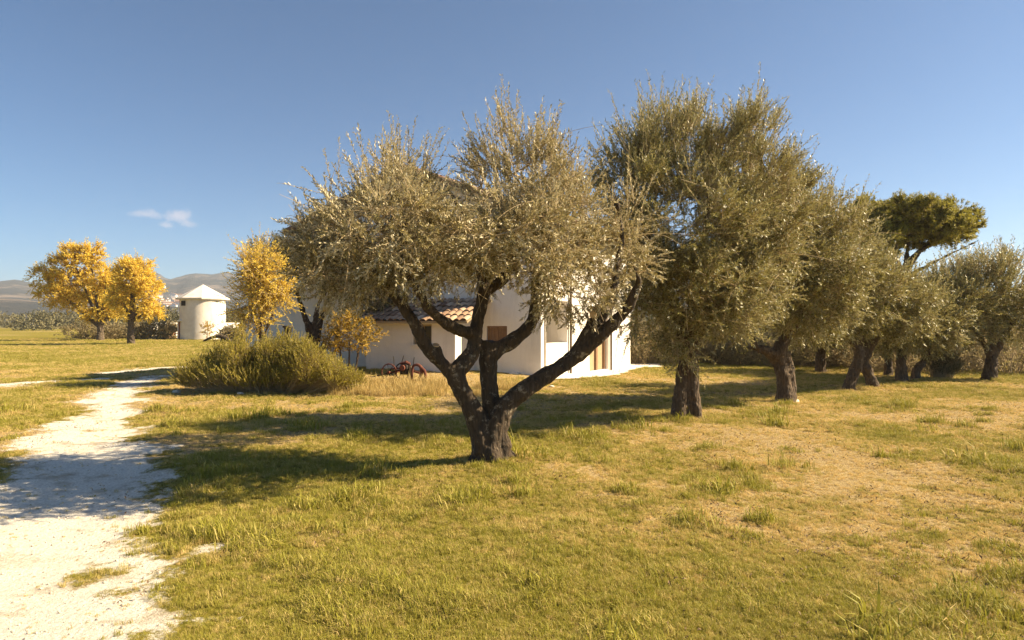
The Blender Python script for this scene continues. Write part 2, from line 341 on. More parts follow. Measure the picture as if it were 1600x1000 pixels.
# ------------------------------------------------------------------ foliage
def unit(v): return v / (np.linalg.norm(v, axis=-1, keepdims=True) + 1e-9)
def leaves_on(rng, B, D, L, n, llen, lwid, spread=.8, droop=0., tmean=None, tvar=.3):
    """n leaves on every shoot (base B, direction D, length L): kite-shaped quads"""
    Ns = len(B); t = (np.arange(n)[None] + rng.random((Ns, n))) / n; t = .08 + .92 * t
    P = B[:, None] + D[:, None] * (L[:, None] * t)[..., None]
    P[..., 2] -= droop * (L[:, None] * t) ** 2
    r = rng.normal(size=(Ns, n, 3)); Dd = D[:, None] + 0 * r
    r = unit(r - (r * Dd).sum(-1, keepdims=True) * Dd)
    A = unit(Dd * 1. + r * spread * rng.uniform(.5, 1.3, (Ns, n, 1)))
    q = rng.normal(size=(Ns, n, 3)); Nn = unit(Dd * .7 - r * .5 + q * .45 + np.array((0, 0, .35)))
    S = unit(np.cross(A, Nn))
    ll = llen * rng.uniform(.65, 1.25, (Ns, n, 1)); lw = lwid * rng.uniform(.75, 1.25, (Ns, n, 1)) * .5
    v = np.stack([P, P + A * ll * .5 + S * lw, P + A * ll, P + A * ll * .5 - S * lw], 2).reshape(-1, 3)
    tm = .5 if tmean is None else tmean[:, None]
    tt = np.clip(tm + rng.normal(size=(Ns, n)) * tvar, 0, 1); T = np.repeat(tt.ravel(), 4)
    return v, np.arange(len(v)).reshape(-1, 4), T
def sticks(P0, P1, r0, r1, n=3):             # n-sided tapering sticks, numpy
    D = unit(P1 - P0); a = np.where(abs(D[:, 2:3]) < .9, np.array((0, 0, 1.)), np.array((1., 0, 0)))
    Xv = unit(np.cross(D, a)); Yv = np.cross(D, Xv); rings = []
    for P, r in ((P0, r0), (P1, r1)):
        for k in range(n):
            an = 2 * math.pi * k / n; rings.append(P + (Xv * math.cos(an) + Yv * math.sin(an)) * r[:, None])
    v = np.stack(rings, 1).reshape(-1, 3); b = np.arange(len(P0))[:, None] * 2 * n; f = []
    for k in range(n): f.append(b + np.array([[k, (k + 1) % n, n + (k + 1) % n, n + k]]))
    return v, np.concatenate(f)
def in_lobes(rng, lobes, n, inner=.35):
    ws = np.array([l[1][0] * l[1][1] * l[1][2] for l in lobes]) ** .8; k = rng.choice(len(lobes), n, p=ws / ws.sum())
    d = unit(rng.normal(size=(n, 3))); r = (inner ** 3 + (1 - inner ** 3) * rng.random((n, 1))) ** (1 / 3)
    c = np.array([l[0] for l in lobes])[k]; s = np.array([l[1] for l in lobes])[k]
    return c + d * s * r, k, d
def grow(rng, nodes, targets, step=.16, wob=.35):
    """join every target to the nearest point grown so far; returns nodes and parents"""
    P = [np.asarray(p, float) for p in nodes]; par = [-1] * len(P); arr = np.zeros((len(P) + len(targets) * 14, 3)); arr[:len(P)] = P; n = len(P)
    d0 = np.array([np.min(np.linalg.norm(arr[:n] - t, axis=1)) for t in targets])
    for t in targets[np.argsort(d0)]:
        d = np.linalg.norm(arr[:n] - t, axis=1) + .25 * np.maximum(0, arr[:n, 2] - t[2]); i = int(np.argmin(d)); a = arr[i].copy()
        L = np.linalg.norm(t - a); k = max(1, min(12, int(L / step))); j = rng.normal(size=3) * L * wob * .3; j[2] += L * .12
        for q in range(1, k + 1):
            f = q / k; arr[n] = a + (t - a) * f + j * math.sin(math.pi * f); par.append(i); i = n; n += 1
    return arr[:n], np.array(par)
def tree(kind, base, label, cat, group, limbs, lobes, seed, bark='bark', leaf='olive_leaf', n_br=260, n_sh=2500, n_lf=34, sh_len=(.22, .45),
         llen=.052, lwid=.012, up=.75, spread=1.0, tw=.0035, voxel=.022, lump=.16, tmean=.5, tvar=.36, cutends=(), crown_name='crown', wood=True, droop_low=True, out=.8, top_boost=1., rnd=.75, arcs=0):
    """limbs: list of (points, radii); lobes: list of (centre, radii)"""
    rng = np.random.default_rng(seed); th = thing(kind, base, label, cat, group)
    mb = MB(); nodes = []
    for li, (pts, rad) in enumerate(limbs):
        sp, sr = spline(pts, rad, .07); mb.tube(sp, sr, 14, lump=lump, seed=seed + li * 3.7)
        zmin = min(l[0][2] - l[1][2] for l in lobes) - .1
        nodes += [p for p, r in zip(sp, sr) if p[2] > zmin]
    tr = mb.build('trunk', M[bark], th, smooth=True)
    rm = tr.modifiers.new('join', 'REMESH'); rm.mode = 'VOXEL'; rm.voxel_size = voxel; rm.use_smooth_shade = True
    sm = tr.modifiers.new('soft', 'SMOOTH'); sm.iterations = 3; sm.factor = .5
    tx = bpy.data.textures.get('gnarl') or bpy.data.textures.new('gnarl', 'CLOUDS'); tx.noise_scale = .09; tx.noise_depth = 3
    dp = tr.modifiers.new('gnarl', 'DISPLACE'); dp.texture = tx; dp.strength = voxel * 1.6; dp.texture_coords = 'LOCAL'
    tx = bpy.data.textures.get('knots') or bpy.data.textures.new('knots', 'CLOUDS'); tx.noise_scale = .22; tx.noise_depth = 2
    dp = tr.modifiers.new('knots', 'DISPLACE'); dp.texture = tx; dp.strength = voxel * 2.6; dp.texture_coords = 'LOCAL'
    tg, k, _ = in_lobes(rng, lobes, n_br, .2)
    P, par = grow(rng, nodes, tg)
    cnt = np.ones(len(P))
    for i in range(len(P) - 1, -1, -1):
        if par[i] >= 0: cnt[par[i]] += cnt[i]
    e = np.where(par >= 0)[0]; rad = np.minimum(.0032 + .0022 * np.sqrt(cnt), .03)
    bv, bf = sticks(P[par[e]], P[e], np.minimum(rad[par[e]], rad[e] * 1.25), rad[e], 4)
    # shoots
    B, kk, dd = in_lobes(rng, lobes, n_sh, .45)
    cand = P[len(nodes):] if len(P) > len(nodes) + 10 else P
    idx = rng.integers(0, len(cand), n_sh); mixm = rng.random(n_sh) < .78
    B = np.where(mixm[:, None], cand[idx] + rng.normal(size=(n_sh, 3)) * .055, B)
    lc = np.array([l[0] for l in lobes]); ls_ = np.array([l[1] for l in lobes])
    rel = ((B[:, None] - lc[None]) / ls_[None]); j = np.argmin((rel ** 2).sum(-1), 1); o = rel[np.arange(n_sh), j]
    cz = np.average(lc[:, 2]); zr = np.clip((B[:, 2] - lc[:, 2].min()) / (np.ptp(lc[:, 2]) + .6), -.5, 1.2)
    upv = np.where(droop_low, up * np.clip(zr * 1.6 - .15, -.55, 1.3), up)
    D = unit(o * out + rng.normal(size=(n_sh, 3)) * np.where(zr > .62, .34, rnd)[:, None] + np.stack([0 * upv, 0 * upv, upv], 1))
    L = rng.uniform(*sh_len, n_sh) * np.where((o[:, 2] > .45) & (zr > .35), top_boost * rng.uniform(.55, 1.5, n_sh), 1.)
    tm = np.clip(tmean + .18 * rng.normal(size=n_sh), 0, 1)
    lv, lf, lt = leaves_on(rng, B, D, L, n_lf, llen, lwid, spread, 0, tm, tvar)
    sv_, sf = sticks(B, B + D * L[:, None] * .97, np.full(n_sh, tw), np.full(n_sh, tw * .45), 3)
    vv, ff = [bv, sv_], [bf, sf + len(bv)]; nv = len(bv) + len(sv_)
    if arcs:
        q = B[rng.integers(0, n_sh, arcs)]; dq = unit(rng.normal(size=(arcs, 3)) + np.array((0, -.3, .5))); la = rng.uniform(.25, .7, (arcs, 1)); bend = unit(rng.normal(size=(arcs, 3)) * .6 - np.array((0, 0, .9))); last = q
        for k in range(1, 7):
            nx_ = q + dq * la * k / 6 + bend * la * .55 * (k / 6) ** 2; a_, f_ = sticks(last, nx_, np.full(arcs, tw * 1.35 * (1.1 - k * .1)), np.full(arcs, tw * 1.35 * (1.0 - k * .1)), 3); vv.append(a_); ff.append(f_ + nv); nv += len(a_); last = nx_
    mesh_obj('branches', np.concatenate(vv), np.concatenate(ff), M['twig'], th)
    mesh_obj(crown_name, lv, lf, M[leaf], th, attrs={'tint': lt})
    for c, dr, r in cutends:
        MB().tube([np.asarray(c), np.asarray(c) + unit(np.asarray(dr)) * .012], r, 12).build('sawn_end', M['cut'], th)
    return th
def LB(px, py, d, r): return (W(px, py, d), np.array(r, float))
def limb(*a): return ([W(x, y, d) for x, y, d, r in a], [q[3] for q in a])
def onground(px, d): x = (px - 800) / F * d; return np.array((x, d, gz(x, d)))
def rooted(px, d, limbs):                    # drop every trunk foot a little under the turf
    g = onground(px, d); out = []
    for pts, rad in limbs:
        pts = list(pts); out.append((pts, rad))
    p0, r0 = out[0]
    b = np.array((p0[0][0], p0[0][1], gz(p0[0][0], p0[0][1]) - .12)); out[0] = ([b] + p0, [r0[0] * 1.18] + r0); return g, out
ROW = 'olive trees of the grove'

# the big olive in front
d = 7.7
L1 = [limb((766, 712, d, .200), (764, 690, d, .172), (760, 670, d, .165), (758, 655, d, .12)),
      limb((756, 706, d - .03, .145), (752, 675, d - .03, .135), (741, 648, d - .05, .115), (724, 615, d - .1, .105), (712, 585, d - .12, .105), (722, 570, d - .1, .10), (738, 548, d, .085), (744, 515, d + .05, .082), (750, 482, d + .1, .082), (756, 455, d + .15, .075), (748, 415, d + .2, .05), (725, 340, d + .35, .03), (690, 280, d + .4, .015)),
      limb((712, 590, d - .12, .095), (692, 570, d - .2, .078), (668, 543, d - .3, .068), (648, 508, d - .4, .063), (627, 477, d - .45, .058), (602, 449, d - .5, .046), (570, 400, d - .6, .03), (545, 345, d - .6, .018)),
      limb((690, 569, d - .2, .07), (683, 556, d - .22, .066), (681, 541, d - .24, .045)),
      limb((742, 522, d + .03, .078), (718, 515, d - .15, .07), (692, 502, d - .4, .066), (672, 486, d - .55, .05), (652, 455, d - .7, .042), (628, 405, d - .9, .03), (640, 330, d - 1.0, .015)),
      limb((754, 458, d + .15, .072), (778, 442, d + .2, .066), (803, 412, d + .25, .05), (822, 360, d + .3, .035), (822, 280, d + .3, .018)),
      limb((767, 700, d + .05, .14), (766, 665, d + .07, .112), (765, 620, d + .1, .106), (763, 575, d + .12, .106), (763, 550, d + .14, .112), (764, 532, d + .14, .095)),
      limb((764, 560, d + .14, .10), (782, 545, d + .15, .088), (808, 528, d + .2, .088), (829, 507, d + .25, .080), (836, 485, d + .3, .072), (838, 445, d + .35, .06), (846, 395, d + .4, .045), (866, 320, d + .4, .028), (880, 260, d + .4, .014)),
      limb((772, 702, d - .02, .15), (776, 672, d - .03, .135), (787, 640, d - .02, .118), (812, 613, d, .112), (858, 584, d + .05, .104), (900, 556, d + .1, .100), (918, 525, d + .1, .088), (934, 500, d + .1, .075), (950, 482, d + .12, .062), (958, 455, d + .15, .052), (962, 425, d + .2, .044), (972, 370, d + .3, .032), (958, 290, d + .35, .016)),
      limb((900, 556, d + .1, .098), (925, 535, d + .05, .088), (955, 508, d + .0, .078), (980, 480, d - .05, .07), (992, 455, d - .1, .052), (998, 436, d - .15, .028), (988, 412, d - .2, .012)),
      limb((768, 690, d, .12), (748, 710, d - .03, .085), (734, 722, d - .06, .04)), limb((766, 690, d, .12), (771, 712, d - .16, .08), (774, 722, d - .26, .04)), limb((772, 690, d, .12), (792, 710, d + .04, .08), (808, 719, d + .09, .035)),
      limb((785, 712, d - .05, .09), (789, 695, d - .06, .085), (790, 680, d - .05, .05)),
      limb((952, 482, d + .12, .058), (940, 486, d - .05, .058), (928, 492, d - .18, .045))]
lob = [LB(590, 349, 7.4, (.68, .8, .58)), LB(508, 374, 7.4, (.42, .55, .26)), LB(635, 328, 7.8, (.30, .7, .52)), LB(560, 413, 7.3, (.62, .8, .36)),
       LB(818, 292, 7.9, (.60, .8, .64)), LB(765, 375, 7.7, (.42, .9, .45)), LB(878, 344, 7.8, (.42, .8, .55)), LB(800, 393, 7.6, (.65, .9, .32)),
       LB(885, 433, 7.5, (.42, .6, .42)), LB(965, 378, 8.0, (.40, .6, .48)), LB(690, 393, 6.7, (.5, .5, .32)), LB(715, 388, 9.1, (.8, .6, .42)), LB(860, 374, 6.9, (.5, .4, .5)), LB(640, 403, 7.2, (.5, .6, .3)), LB(600, 352, 6.3, (.5, .4, .4)), LB(800, 345, 6.5, (.55, .4, .42))]
lob += [LB(990, 418, 7.6, (.24, .3, .28))]
b, L1 = rooted(766, d, L1)
tree('olive_tree', b, 'large gnarled olive tree in front with dark trunk splitting low into three limbs', 'tree', ROW, L1, lob, 11, n_br=300, n_sh=5400, n_lf=38, llen=.042, lwid=.0125, arcs=650,
     voxel=.016, sh_len=(.18, .36), top_boost=1.45, lump=.2,
     cutends=[(W(681, 540, d - .26), (.2, -.5, 1), .04), (W(927, 492, d - .2), (-.5, -1, .1), .04)])
d = 11.0
L2 = [limb((1068, 652, d, .215), (1070, 630, d, .165), (1073, 600, d, .15), (1076, 565, d, .16), (1078, 530, d, .15), (1085, 470, d, .10), (1100, 380, d, .06), (1110, 280, d, .03)),
      limb((1076, 560, d, .15), (1062, 500, d - .1, .11), (1030, 420, d - .3, .08), (1000, 330, d - .4, .05), (985, 260, d - .4, .025)),
      limb((1078, 540, d, .14), (1110, 490, d + .1, .10), (1150, 420, d + .1, .07), (1180, 330, d + .1, .04)),
      limb((1062, 655, d - .1, .15), (1066, 610, d - .05, .13), (1070, 560, d, .1)), limb((1084, 655, d - .08, .13), (1082, 600, d - .04, .12), (1080, 555, d, .1))]
lob = [LB(1080, 254, 11, (.95, 1.0, .70)), LB(988, 292, 10.8, (.52, 1.0, .75)), LB(1165, 297, 11, (.62, 1.0, .75)), LB(1060, 357, 10.6, (1.2, 1.2, .9)), LB(1085, 447, 10.8, (1.0, 1.2, .75)),
       LB(1015, 427, 10.8, (.48, .9, .7)), LB(1062, 527, 10.7, (.32, .35, .5)), LB(1175, 417, 11.2, (.8, 1.0, .8)), LB(1130, 487, 11, (.6, .8, .45)), LB(1040, 222, 11, (.5, .6, .4))]
lob += [LB(1150, 228, 11, (.6, .8, .5)), LB(1015, 240, 10.9, (.55, .8, .5)), LB(1005, 475, 10.7, (.45, .7, .45)), LB(1060, 548, 10.7, (.24, .3, .30)), LB(1190, 340, 11.3, (.7, .9, .7))]
b, L2 = rooted(1068, d, L2)
tree('olive_tree', b, 'tall broad olive tree with a thick straight trunk, right beside the front one', 'tree', ROW, L2, lob, 23, bark='bark_pale', leaf='olive_leaf_row', n_br=330, n_sh=7800, n_lf=34, arcs=550,
     voxel=.022, sh_len=(.25, .5), llen=.06, lwid=.0135, top_boost=1.25, tw=.0045)
d = 13.5
L3 = [limb((1226, 625, d, .20), (1226, 605, d, .145), (1222, 580, d, .135), (1216, 552, d, .155), (1226, 530, d, .12), (1245, 500, d, .1), (1262, 430, d, .06), (1260, 330, d, .03)),
      limb((1215, 560, d, .14), (1198, 549, d - .1, .11), (1172, 540, d - .2, .075)), limb((1236, 625, d, .12), (1235, 590, d, .1), (1228, 550, d, .09)),
      limb((1180, 543, d - .2, .06), (1170, 500, d - .2, .045), (1185, 430, d - .2, .03))]
lob = [LB(1235, 384, d, (.95, 1.2, .95)), LB(1285, 399, d, (.85, 1.2, .9)), LB(1200, 445, d, (.9, 1.2, .85)), LB(1265, 470, d, (.85, 1.1, .6)), LB(1175, 450, d - .2, (.45, .8, .32)), LB(1225, 305, d, (.5, .8, .5)), LB(1140, 425, 12.6, (.75, .8, .5)), LB(1175, 390, 12.6, (.7, .8, .6))]
b, L3 = rooted(1226, d, L3)
tree('olive_tree', b, 'olive tree with a forked trunk and one low sawn limb pointing left', 'tree', ROW, L3, lob, 31, bark='bark_pale', leaf='olive_leaf_row', n_br=330, n_sh=6000, n_lf=28, arcs=150, voxel=.026, sh_len=(.25, .5), llen=.07, lwid=.017, tw=.005, top_boost=1.4)
def small_olive(px, base_y, d, fork, lob, label, seed, n_sh=3000, leaf='olive_leaf_row', r=.2, lean=8, bark='bark_pale', llen=.085):
    ls_ = [limb((px, base_y, d, r), (px + lean * .4, base_y - 20, d, r * .8), (px + lean, fork + 8, d, r * .72)),]
    tops = lob[:3]
    for i, (c, s) in enumerate(tops):
        p = W(px + lean, fork + 10, d); m1 = p + (c - p) * .45 + np.array((0, 0, .05)); ls_.append(([p, m1, c], [r * .55, r * .38, r * .16]))
    b, ls_ = rooted(px, d, ls_)
    return tree('olive_tree', b, label, 'tree', ROW, ls_, lob, seed, bark=bark, leaf=leaf, n_br=170, n_sh=n_sh, n_lf=24, voxel=.03, sh_len=(.25, .5), llen=llen, lwid=llen * .25, tw=.006, top_boost=1.3)
small_olive(1326, 607, 16, 545, [LB(1312, 432, 16, (.85, 1.2, .85)), LB(1345, 468, 16, (.9, 1.2, .75)), LB(1305, 490, 16, (.7, 1.0, .5)), LB(1275, 500, 15, (.7, .8, .45))], 'olive tree on a twisted trunk standing close left of a slim forked one', 41, 3000, r=.17, lean=18)
small_olive(1364, 606, 16.6, 560, [LB(1375, 462, 16.6, (.8, 1.1, .65)), LB(1395, 485, 16.6, (.75, 1.0, .6)), LB(1340, 490, 16.6, (.6, .9, .4))], 'slim olive tree whose trunk forks in a low Y', 43, 2400, r=.16, lean=-16)
small_olive(1408, 597, 18, 545, [LB(1415, 490, 18, (.85, 1.0, .7)), LB(1440, 505, 18, (.75, 1.0, .6)), LB(1390, 520, 18, (.5, .8, .4))], 'lower olive tree with a straight trunk, below the umbrella pine', 47, 2300, r=.17, lean=0)
small_olive(1428, 595, 18.6, 560, [LB(1465, 490, 18.6, (.85, 1.0, .7)), LB(1485, 470, 18.6, (.8, 1.0, .8)), LB(1445, 530, 18.6, (.6, .8, .35))], 'low olive tree with a thin trunk leaning to the right', 53, 2300, r=.13, lean=14)
small_olive(1545, 593, 18.8, 550, [LB(1550, 455, 18.8, (1.1, 1.0, .9)), LB(1590, 490, 18.8, (.8, 1.0, .7)), LB(1510, 500, 18.8, (.7, .9, .6))], 'last olive tree of the row, at the right edge of the view', 59, 2300, r=.2, lean=6)
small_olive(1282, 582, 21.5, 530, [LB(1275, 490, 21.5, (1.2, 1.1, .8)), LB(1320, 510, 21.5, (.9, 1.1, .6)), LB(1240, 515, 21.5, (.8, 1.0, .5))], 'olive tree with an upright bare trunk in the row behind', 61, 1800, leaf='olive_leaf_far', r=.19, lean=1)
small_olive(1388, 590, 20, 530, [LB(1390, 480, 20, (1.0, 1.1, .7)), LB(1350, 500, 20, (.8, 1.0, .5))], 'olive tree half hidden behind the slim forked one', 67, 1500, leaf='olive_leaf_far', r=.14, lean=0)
# the dark olive by the house wall
d = 19.0
LO = [limb((492, 592, d, .19), (490, 560, d, .15), (486, 528, d, .13), (480, 505, d, .085), (470, 475, d, .06), (450, 420, d, .035)), limb((490, 545, d, .12), (497, 515, d, .105), (500, 498, d, .10), (508, 484, d - .1, .09)),
      limb((488, 530, d, .08), (500, 470, d + .1, .05), (540, 420, d + .1, .03)), limb((494, 560, d, .12), (504, 545, d, .1), (508, 530, d, .06))]
lob = [LB(480, 410, d, (1.0, .7, .52)), LB(430, 405, d, (.75, .7, .45)), LB(545, 425, d, (.95, .7, .52)), LB(405, 440, d + .3, (.4, .6, .4)), LB(590, 460, d, (.5, .6, .4)), LB(500, 380, d, (.6, .7, .4))]
b, LO = rooted(492, d, LO)
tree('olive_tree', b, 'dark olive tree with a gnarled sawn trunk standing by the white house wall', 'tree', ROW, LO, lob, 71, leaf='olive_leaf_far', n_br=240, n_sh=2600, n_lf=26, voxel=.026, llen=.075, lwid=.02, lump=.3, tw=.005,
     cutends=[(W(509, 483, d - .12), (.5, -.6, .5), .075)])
# ------------------------------------------------------------------ yellow trees
YG = 'yellow autumn trees'
def yellow(px, base_y, d, fork, lob, label, seed, n=1700, r=.2, leaf='yellow_leaf', ll=.10, tm=.6, lean=0, bark='bark_yellow', kind='autumn_tree', group=YG, nst=3):
    ls_ = [limb((px, base_y, d, r), (px, base_y - (base_y - fork) * .5, d, r * .8), (px + lean, fork, d, r * .72))]
    for i, (c, s) in enumerate(lob[:nst]):
        p = W(px + lean, fork + 2, d); m1 = p + (c - p) * .45; ls_.append(([p, m1, c], [r * .5, r * .33, r * .12]))
    b, ls_ = rooted(px, d, ls_)
    return tree(kind, b, label, 'tree', group, ls_, lob, seed, bark=bark, leaf=leaf, n_br=150, n_sh=n, n_lf=19, voxel=.035, sh_len=(.35, .7), llen=ll, lwid=ll * .55, up=.35, spread=1.5, tw=.007, tmean=tm, tvar=.3, droop_low=False, out=.7)
d = 46; yellow(205, 540, d, 500, [LB(205, 430, d, (1.0, 1.1, 1.0)), LB(230, 455, d, (.85, 1.0, .8)), LB(190, 465, d, (.75, 1.0, .75)), LB(215, 420, d, (.8, .9, .6)), LB(236, 485, d, (.65, .8, .55)), LB(205, 490, d, (.8, .9, .5)), LB(222, 440, d - .6, (.7, .6, .7))], 'round yellow tree with a straight trunk, standing left of the round tower', 81, 2200, .27, ll=.10, nst=5)
d = 54; yellow(157, 531, d, 510, [LB(118, 415, d, (1.9, 1.5, 1.6)), LB(165, 440, d, (1.1, 1.3, 1.2)), LB(100, 465, d, (1.7, 1.4, 1.2)), LB(172, 480, d, (.95, 1.1, .8)), LB(140, 400, d, (1.0, 1.0, 1.0)), LB(75, 440, d, (1.4, 1.2, 1.3)), LB(145, 490, d, (1.1, 1.1, .6))], 'taller spreading yellow tree with a forked trunk at the left end', 83, 3900, .30, ll=.11, nst=6)
d = 62; yellow(169, 529, d, 495, [LB(160, 465, d, (1.6, 1.5, 1.6)), LB(185, 470, d, (1.4, 1.4, 1.4))], 'yellow tree with a thin pale trunk behind the spreading one', 85, 900, .22, ll=.17)
d = 17.0; yellow(408, 588, d, 535, [LB(405, 420, d, (.36, .4, .48)), LB(435, 465, d, (.34, .4, .42)), LB(392, 470, d, (.32, .4, .45)), LB(418, 440, d, (.42, .45, .45)), LB(405, 505, d, (.28, .35, .25))], 'small bright yellow tree in front of the white wing of the house', 89, 950, .09, ll=.05)
# sapling by the wall, with three stems
d = 17.0
b = onground(545, d); ls_ = [limb((x, 584, d, .03), (x + dx, 545, d, .022), (x + 2 * dx, 515, d, .012)) for x, dx in ((538, -7), (545, 1), (554, 7))]
tree('sapling', b, 'small multi-stemmed sapling with yellowing leaves against the shaded wall', 'sapling', None, [(p[0:0] + [np.array((p[0][0], p[0][1], gz(p[0][0], p[0][1]) - .05))] + p[1:], r) for p, r in ls_],
     [LB(545, 520, d, (.55, .5, .42)), LB(520, 530, d, (.35, .4, .35)), LB(570, 525, d, (.38, .4, .38)), LB(545, 500, d, (.35, .4, .25))], 91, bark='bark_pale', leaf='sapling_leaf', n_br=60, n_sh=420, n_lf=16, voxel=.012, sh_len=(.15, .35), llen=.055, lwid=.03, up=.3, spread=1.3, tw=.003, tmean=.4, tvar=.4, droop_low=False)
d = 55; b = onground(324, d)
tree('sapling', b, 'tiny yellow-green sapling against the sunlit side of the round tower', 'sapling', None, [([b - (0, 0, .05), b + (0, 0, .5), b + (.05, 0, 1.0)], [.03, .025, .012])], [(b + (0, 0, .95), np.array((.5, .4, .5)))], 92, bark='bark_pale', leaf='sapling_leaf', n_br=30, n_sh=70, n_lf=14, voxel=.015, sh_len=(.2, .4), llen=.09, lwid=.05, up=.4, spread=1.2, tw=.006, tmean=.6, droop_low=False)

# ------------------------------------------------------------------ rosemary bush
def bush(name, base, label, cat, lobes, seed, leaf, n_sh, n_lf, sh_len, llen, lwid, spread, up, tw=.003, group=None, tm=.5, stems=9, inner=.55):
    rng = np.random.default_rng(seed); th = thing(name, base, label, cat, group)
    B, k, dd = in_lobes(rng, lobes, n_sh, inner); g = ground_z(B[:, 0], B[:, 1]); B[:, 2] = g + (B[:, 2] - g) * (.62 + .75 * fbm(B[:, 0] * 2.6, B[:, 1] * 2.6, seed + 3, 2)); B[:, 2] = np.maximum(B[:, 2], g + .04 + .12 * rng.random(n_sh))
    c = np.array([l[0] for l in lobes])[k]; s = np.array([l[1] for l in lobes])[k]; o = (B - c) / s
    D = unit(o * .6 + rng.normal(size=B.shape) * .28 + np.array((0, 0, up))); L = rng.uniform(*sh_len, n_sh)
    # clumps: neighbouring shoots share a tone
    t = np.clip(tm + .22 * rng.normal(size=n_sh) + .5 * (vnoise(B[:, 0] * 4 + B[:, 1] * 3, B[:, 2] * 4, seed) - .5), 0, 1)
    lv, lf, lt = leaves_on(rng, B, D, L, n_lf, llen, lwid, spread, 0, t, .2)
    mesh_obj('foliage', lv, lf, M[leaf], th, attrs={'tint': lt})
    root = np.asarray(base)[None] + np.stack([rng.normal(size=n_sh) * s[:, 0] * .35, rng.normal(size=n_sh) * s[:, 1] * .3, 0 * B[:, 0]], 1)
    root[:, :2] = root[:, :2] * .4 + B[:, :2] * .6; root[:, 2] = ground_z(root[:, 0], root[:, 1]) - .03
    m = rng.random(n_sh) < .35
    v1, f1 = sticks(root[m], B[m], np.full(m.sum(), tw * 2), np.full(m.sum(), tw), 3); v2, f2 = sticks(B, B + D * L[:, None], np.full(n_sh, tw), np.full(n_sh, tw * .5), 3)
    mesh_obj('stems', np.concatenate([v1, v2]), np.concatenate([f1, f2 + len(v1)]), M['twig'], th); return th
d = 14.7; b = onground(415, d)
rb_ = random.Random(21); lob = [LB(415, 592, d, (1.7, .7, .26))]
for px in range(292, 545, 15):
    top = 600 - 62 * math.sin(math.pi * min(1, max(.08, (px - 270) / 300))) ** .8 + rb_.uniform(-14, 12)
    lob.append(LB(px + rb_.uniform(-6, 6), (top + 604) / 2, d + rb_.uniform(-.55, .45), (rb_.uniform(.18, .34), rb_.uniform(.25, .4), (604 - top) / 140 + rb_.uniform(.0, .06))))
lob += [LB(535, 598, d - .2, (.3, .4, .28)), LB(552, 604, d - .1, (.22, .3, .2))]
bush('rosemary_bush', b, 'wide spiky rosemary bush in front of the small yellow tree', 'bush', lob, 101, 'rosemary_leaf', 7600, 26, (.10, .32), .042, .011, .6, 1.0)
# ------------------------------------------------------------------ umbrella pine
d = 26; b = onground(1408, d)
LP = [limb((1408, 568, d, .30), (1409, 500, d, .24), (1412, 440, d, .2), (1414, 425, d, .18)), limb((1414, 428, d, .12), (1430, 398, d, .09), (1460, 378, d, .07), (1500, 345, d, .045)), limb((1413, 435, d, .1), (1440, 420, d - .3, .07), (1475, 402, d - .5, .05), (1530, 375, d - .6, .03)),
      limb((1414, 428, d, .11), (1418, 390, d + .2, .08), (1425, 355, d + .3, .05)), limb((1412, 430, d, .09), (1402, 405, d - .2, .06), (1390, 370, d - .3, .04)), limb((1412, 432, d, .09), (1390, 400, d + .6, .06), (1365, 350, d + .9, .04)), limb((1413, 430, d, .1), (1440, 390, d + 1, .06), (1480, 340, d + 1.4, .03))]
rp = random.Random(12)
lob = [LB(x - 8, y + 6, d + rp.uniform(-1.3, 1.3), (r_ * 1.3, r_ * 1.2, r_ * .85)) for x, y, r_ in ((1340, 338, .5), (1362, 326, .55), (1392, 330, .55), (1424, 324, .6), (1456, 326, .6), (1488, 328, .6), (1512, 342, .5), (1352, 352, .45), (1378, 350, .5), (1410, 348, .55), (1446, 348, .5), (1480, 350, .5),
       (1380, 384, .5), (1402, 390, .4), (1364, 372, .35), (1500, 366, .45), (1436, 366, .3), (1350, 362, .45), (1390, 366, .5), (1425, 368, .42), (1465, 362, .5), (1400, 338, .7), (1450, 338, .7), (1495, 345, .6))]
_, LP = rooted(1408, d, LP)
tree('pine_tree', b, 'umbrella pine with a flat dark crown rising behind the grove', 'tree', None, LP, lob, 111, bark='bark_pale', leaf='pine_leaf', n_br=240, n_sh=6000, n_lf=28, voxel=.04, sh_len=(.14, .28), llen=.13, lwid=.026, up=.5, spread=1.3, tw=.007, tmean=.5, droop_low=False, out=.5)

# ------------------------------------------------------------------ scrub behind the grove, hedges and the far wood
HG = 'scrub bushes behind the grove'
rs = random.Random(5)
spots = [(1005, 24.5, 1.3, 1.7, 'dark scrub bush beside the right corner of the house'), (1050, 26, 1.6, 1.5, 'grey-green scrub bush behind the trunk of the tall broad olive'), (1110, 25.5, 1.5, 1.3, 'brownish scrub bush just right of the tall broad olive trunk'),
         (1165, 25, 1.4, 1.2, 'scrub bush under the low sawn limb'), (1225, 24.5, 1.5, 1.4, 'scrub bush behind the olive with the low sawn limb'), (1290, 23.5, 1.5, 1.3, 'scrub bush around the upright bare trunk'), (1350, 22.8, 1.4, 1.3, 'scrub bush behind the twisted and forked trunks'),
         (1420, 21, 1.3, 1.1, 'pale tangled scrub bush behind the straight trunk below the pine'), (1500, 20.6, 1.4, 1.4, 'scrub bush near the last olive of the row'), (1580, 20.5, 1.5, 1.6, 'scrub bush at the right end of the grove')]
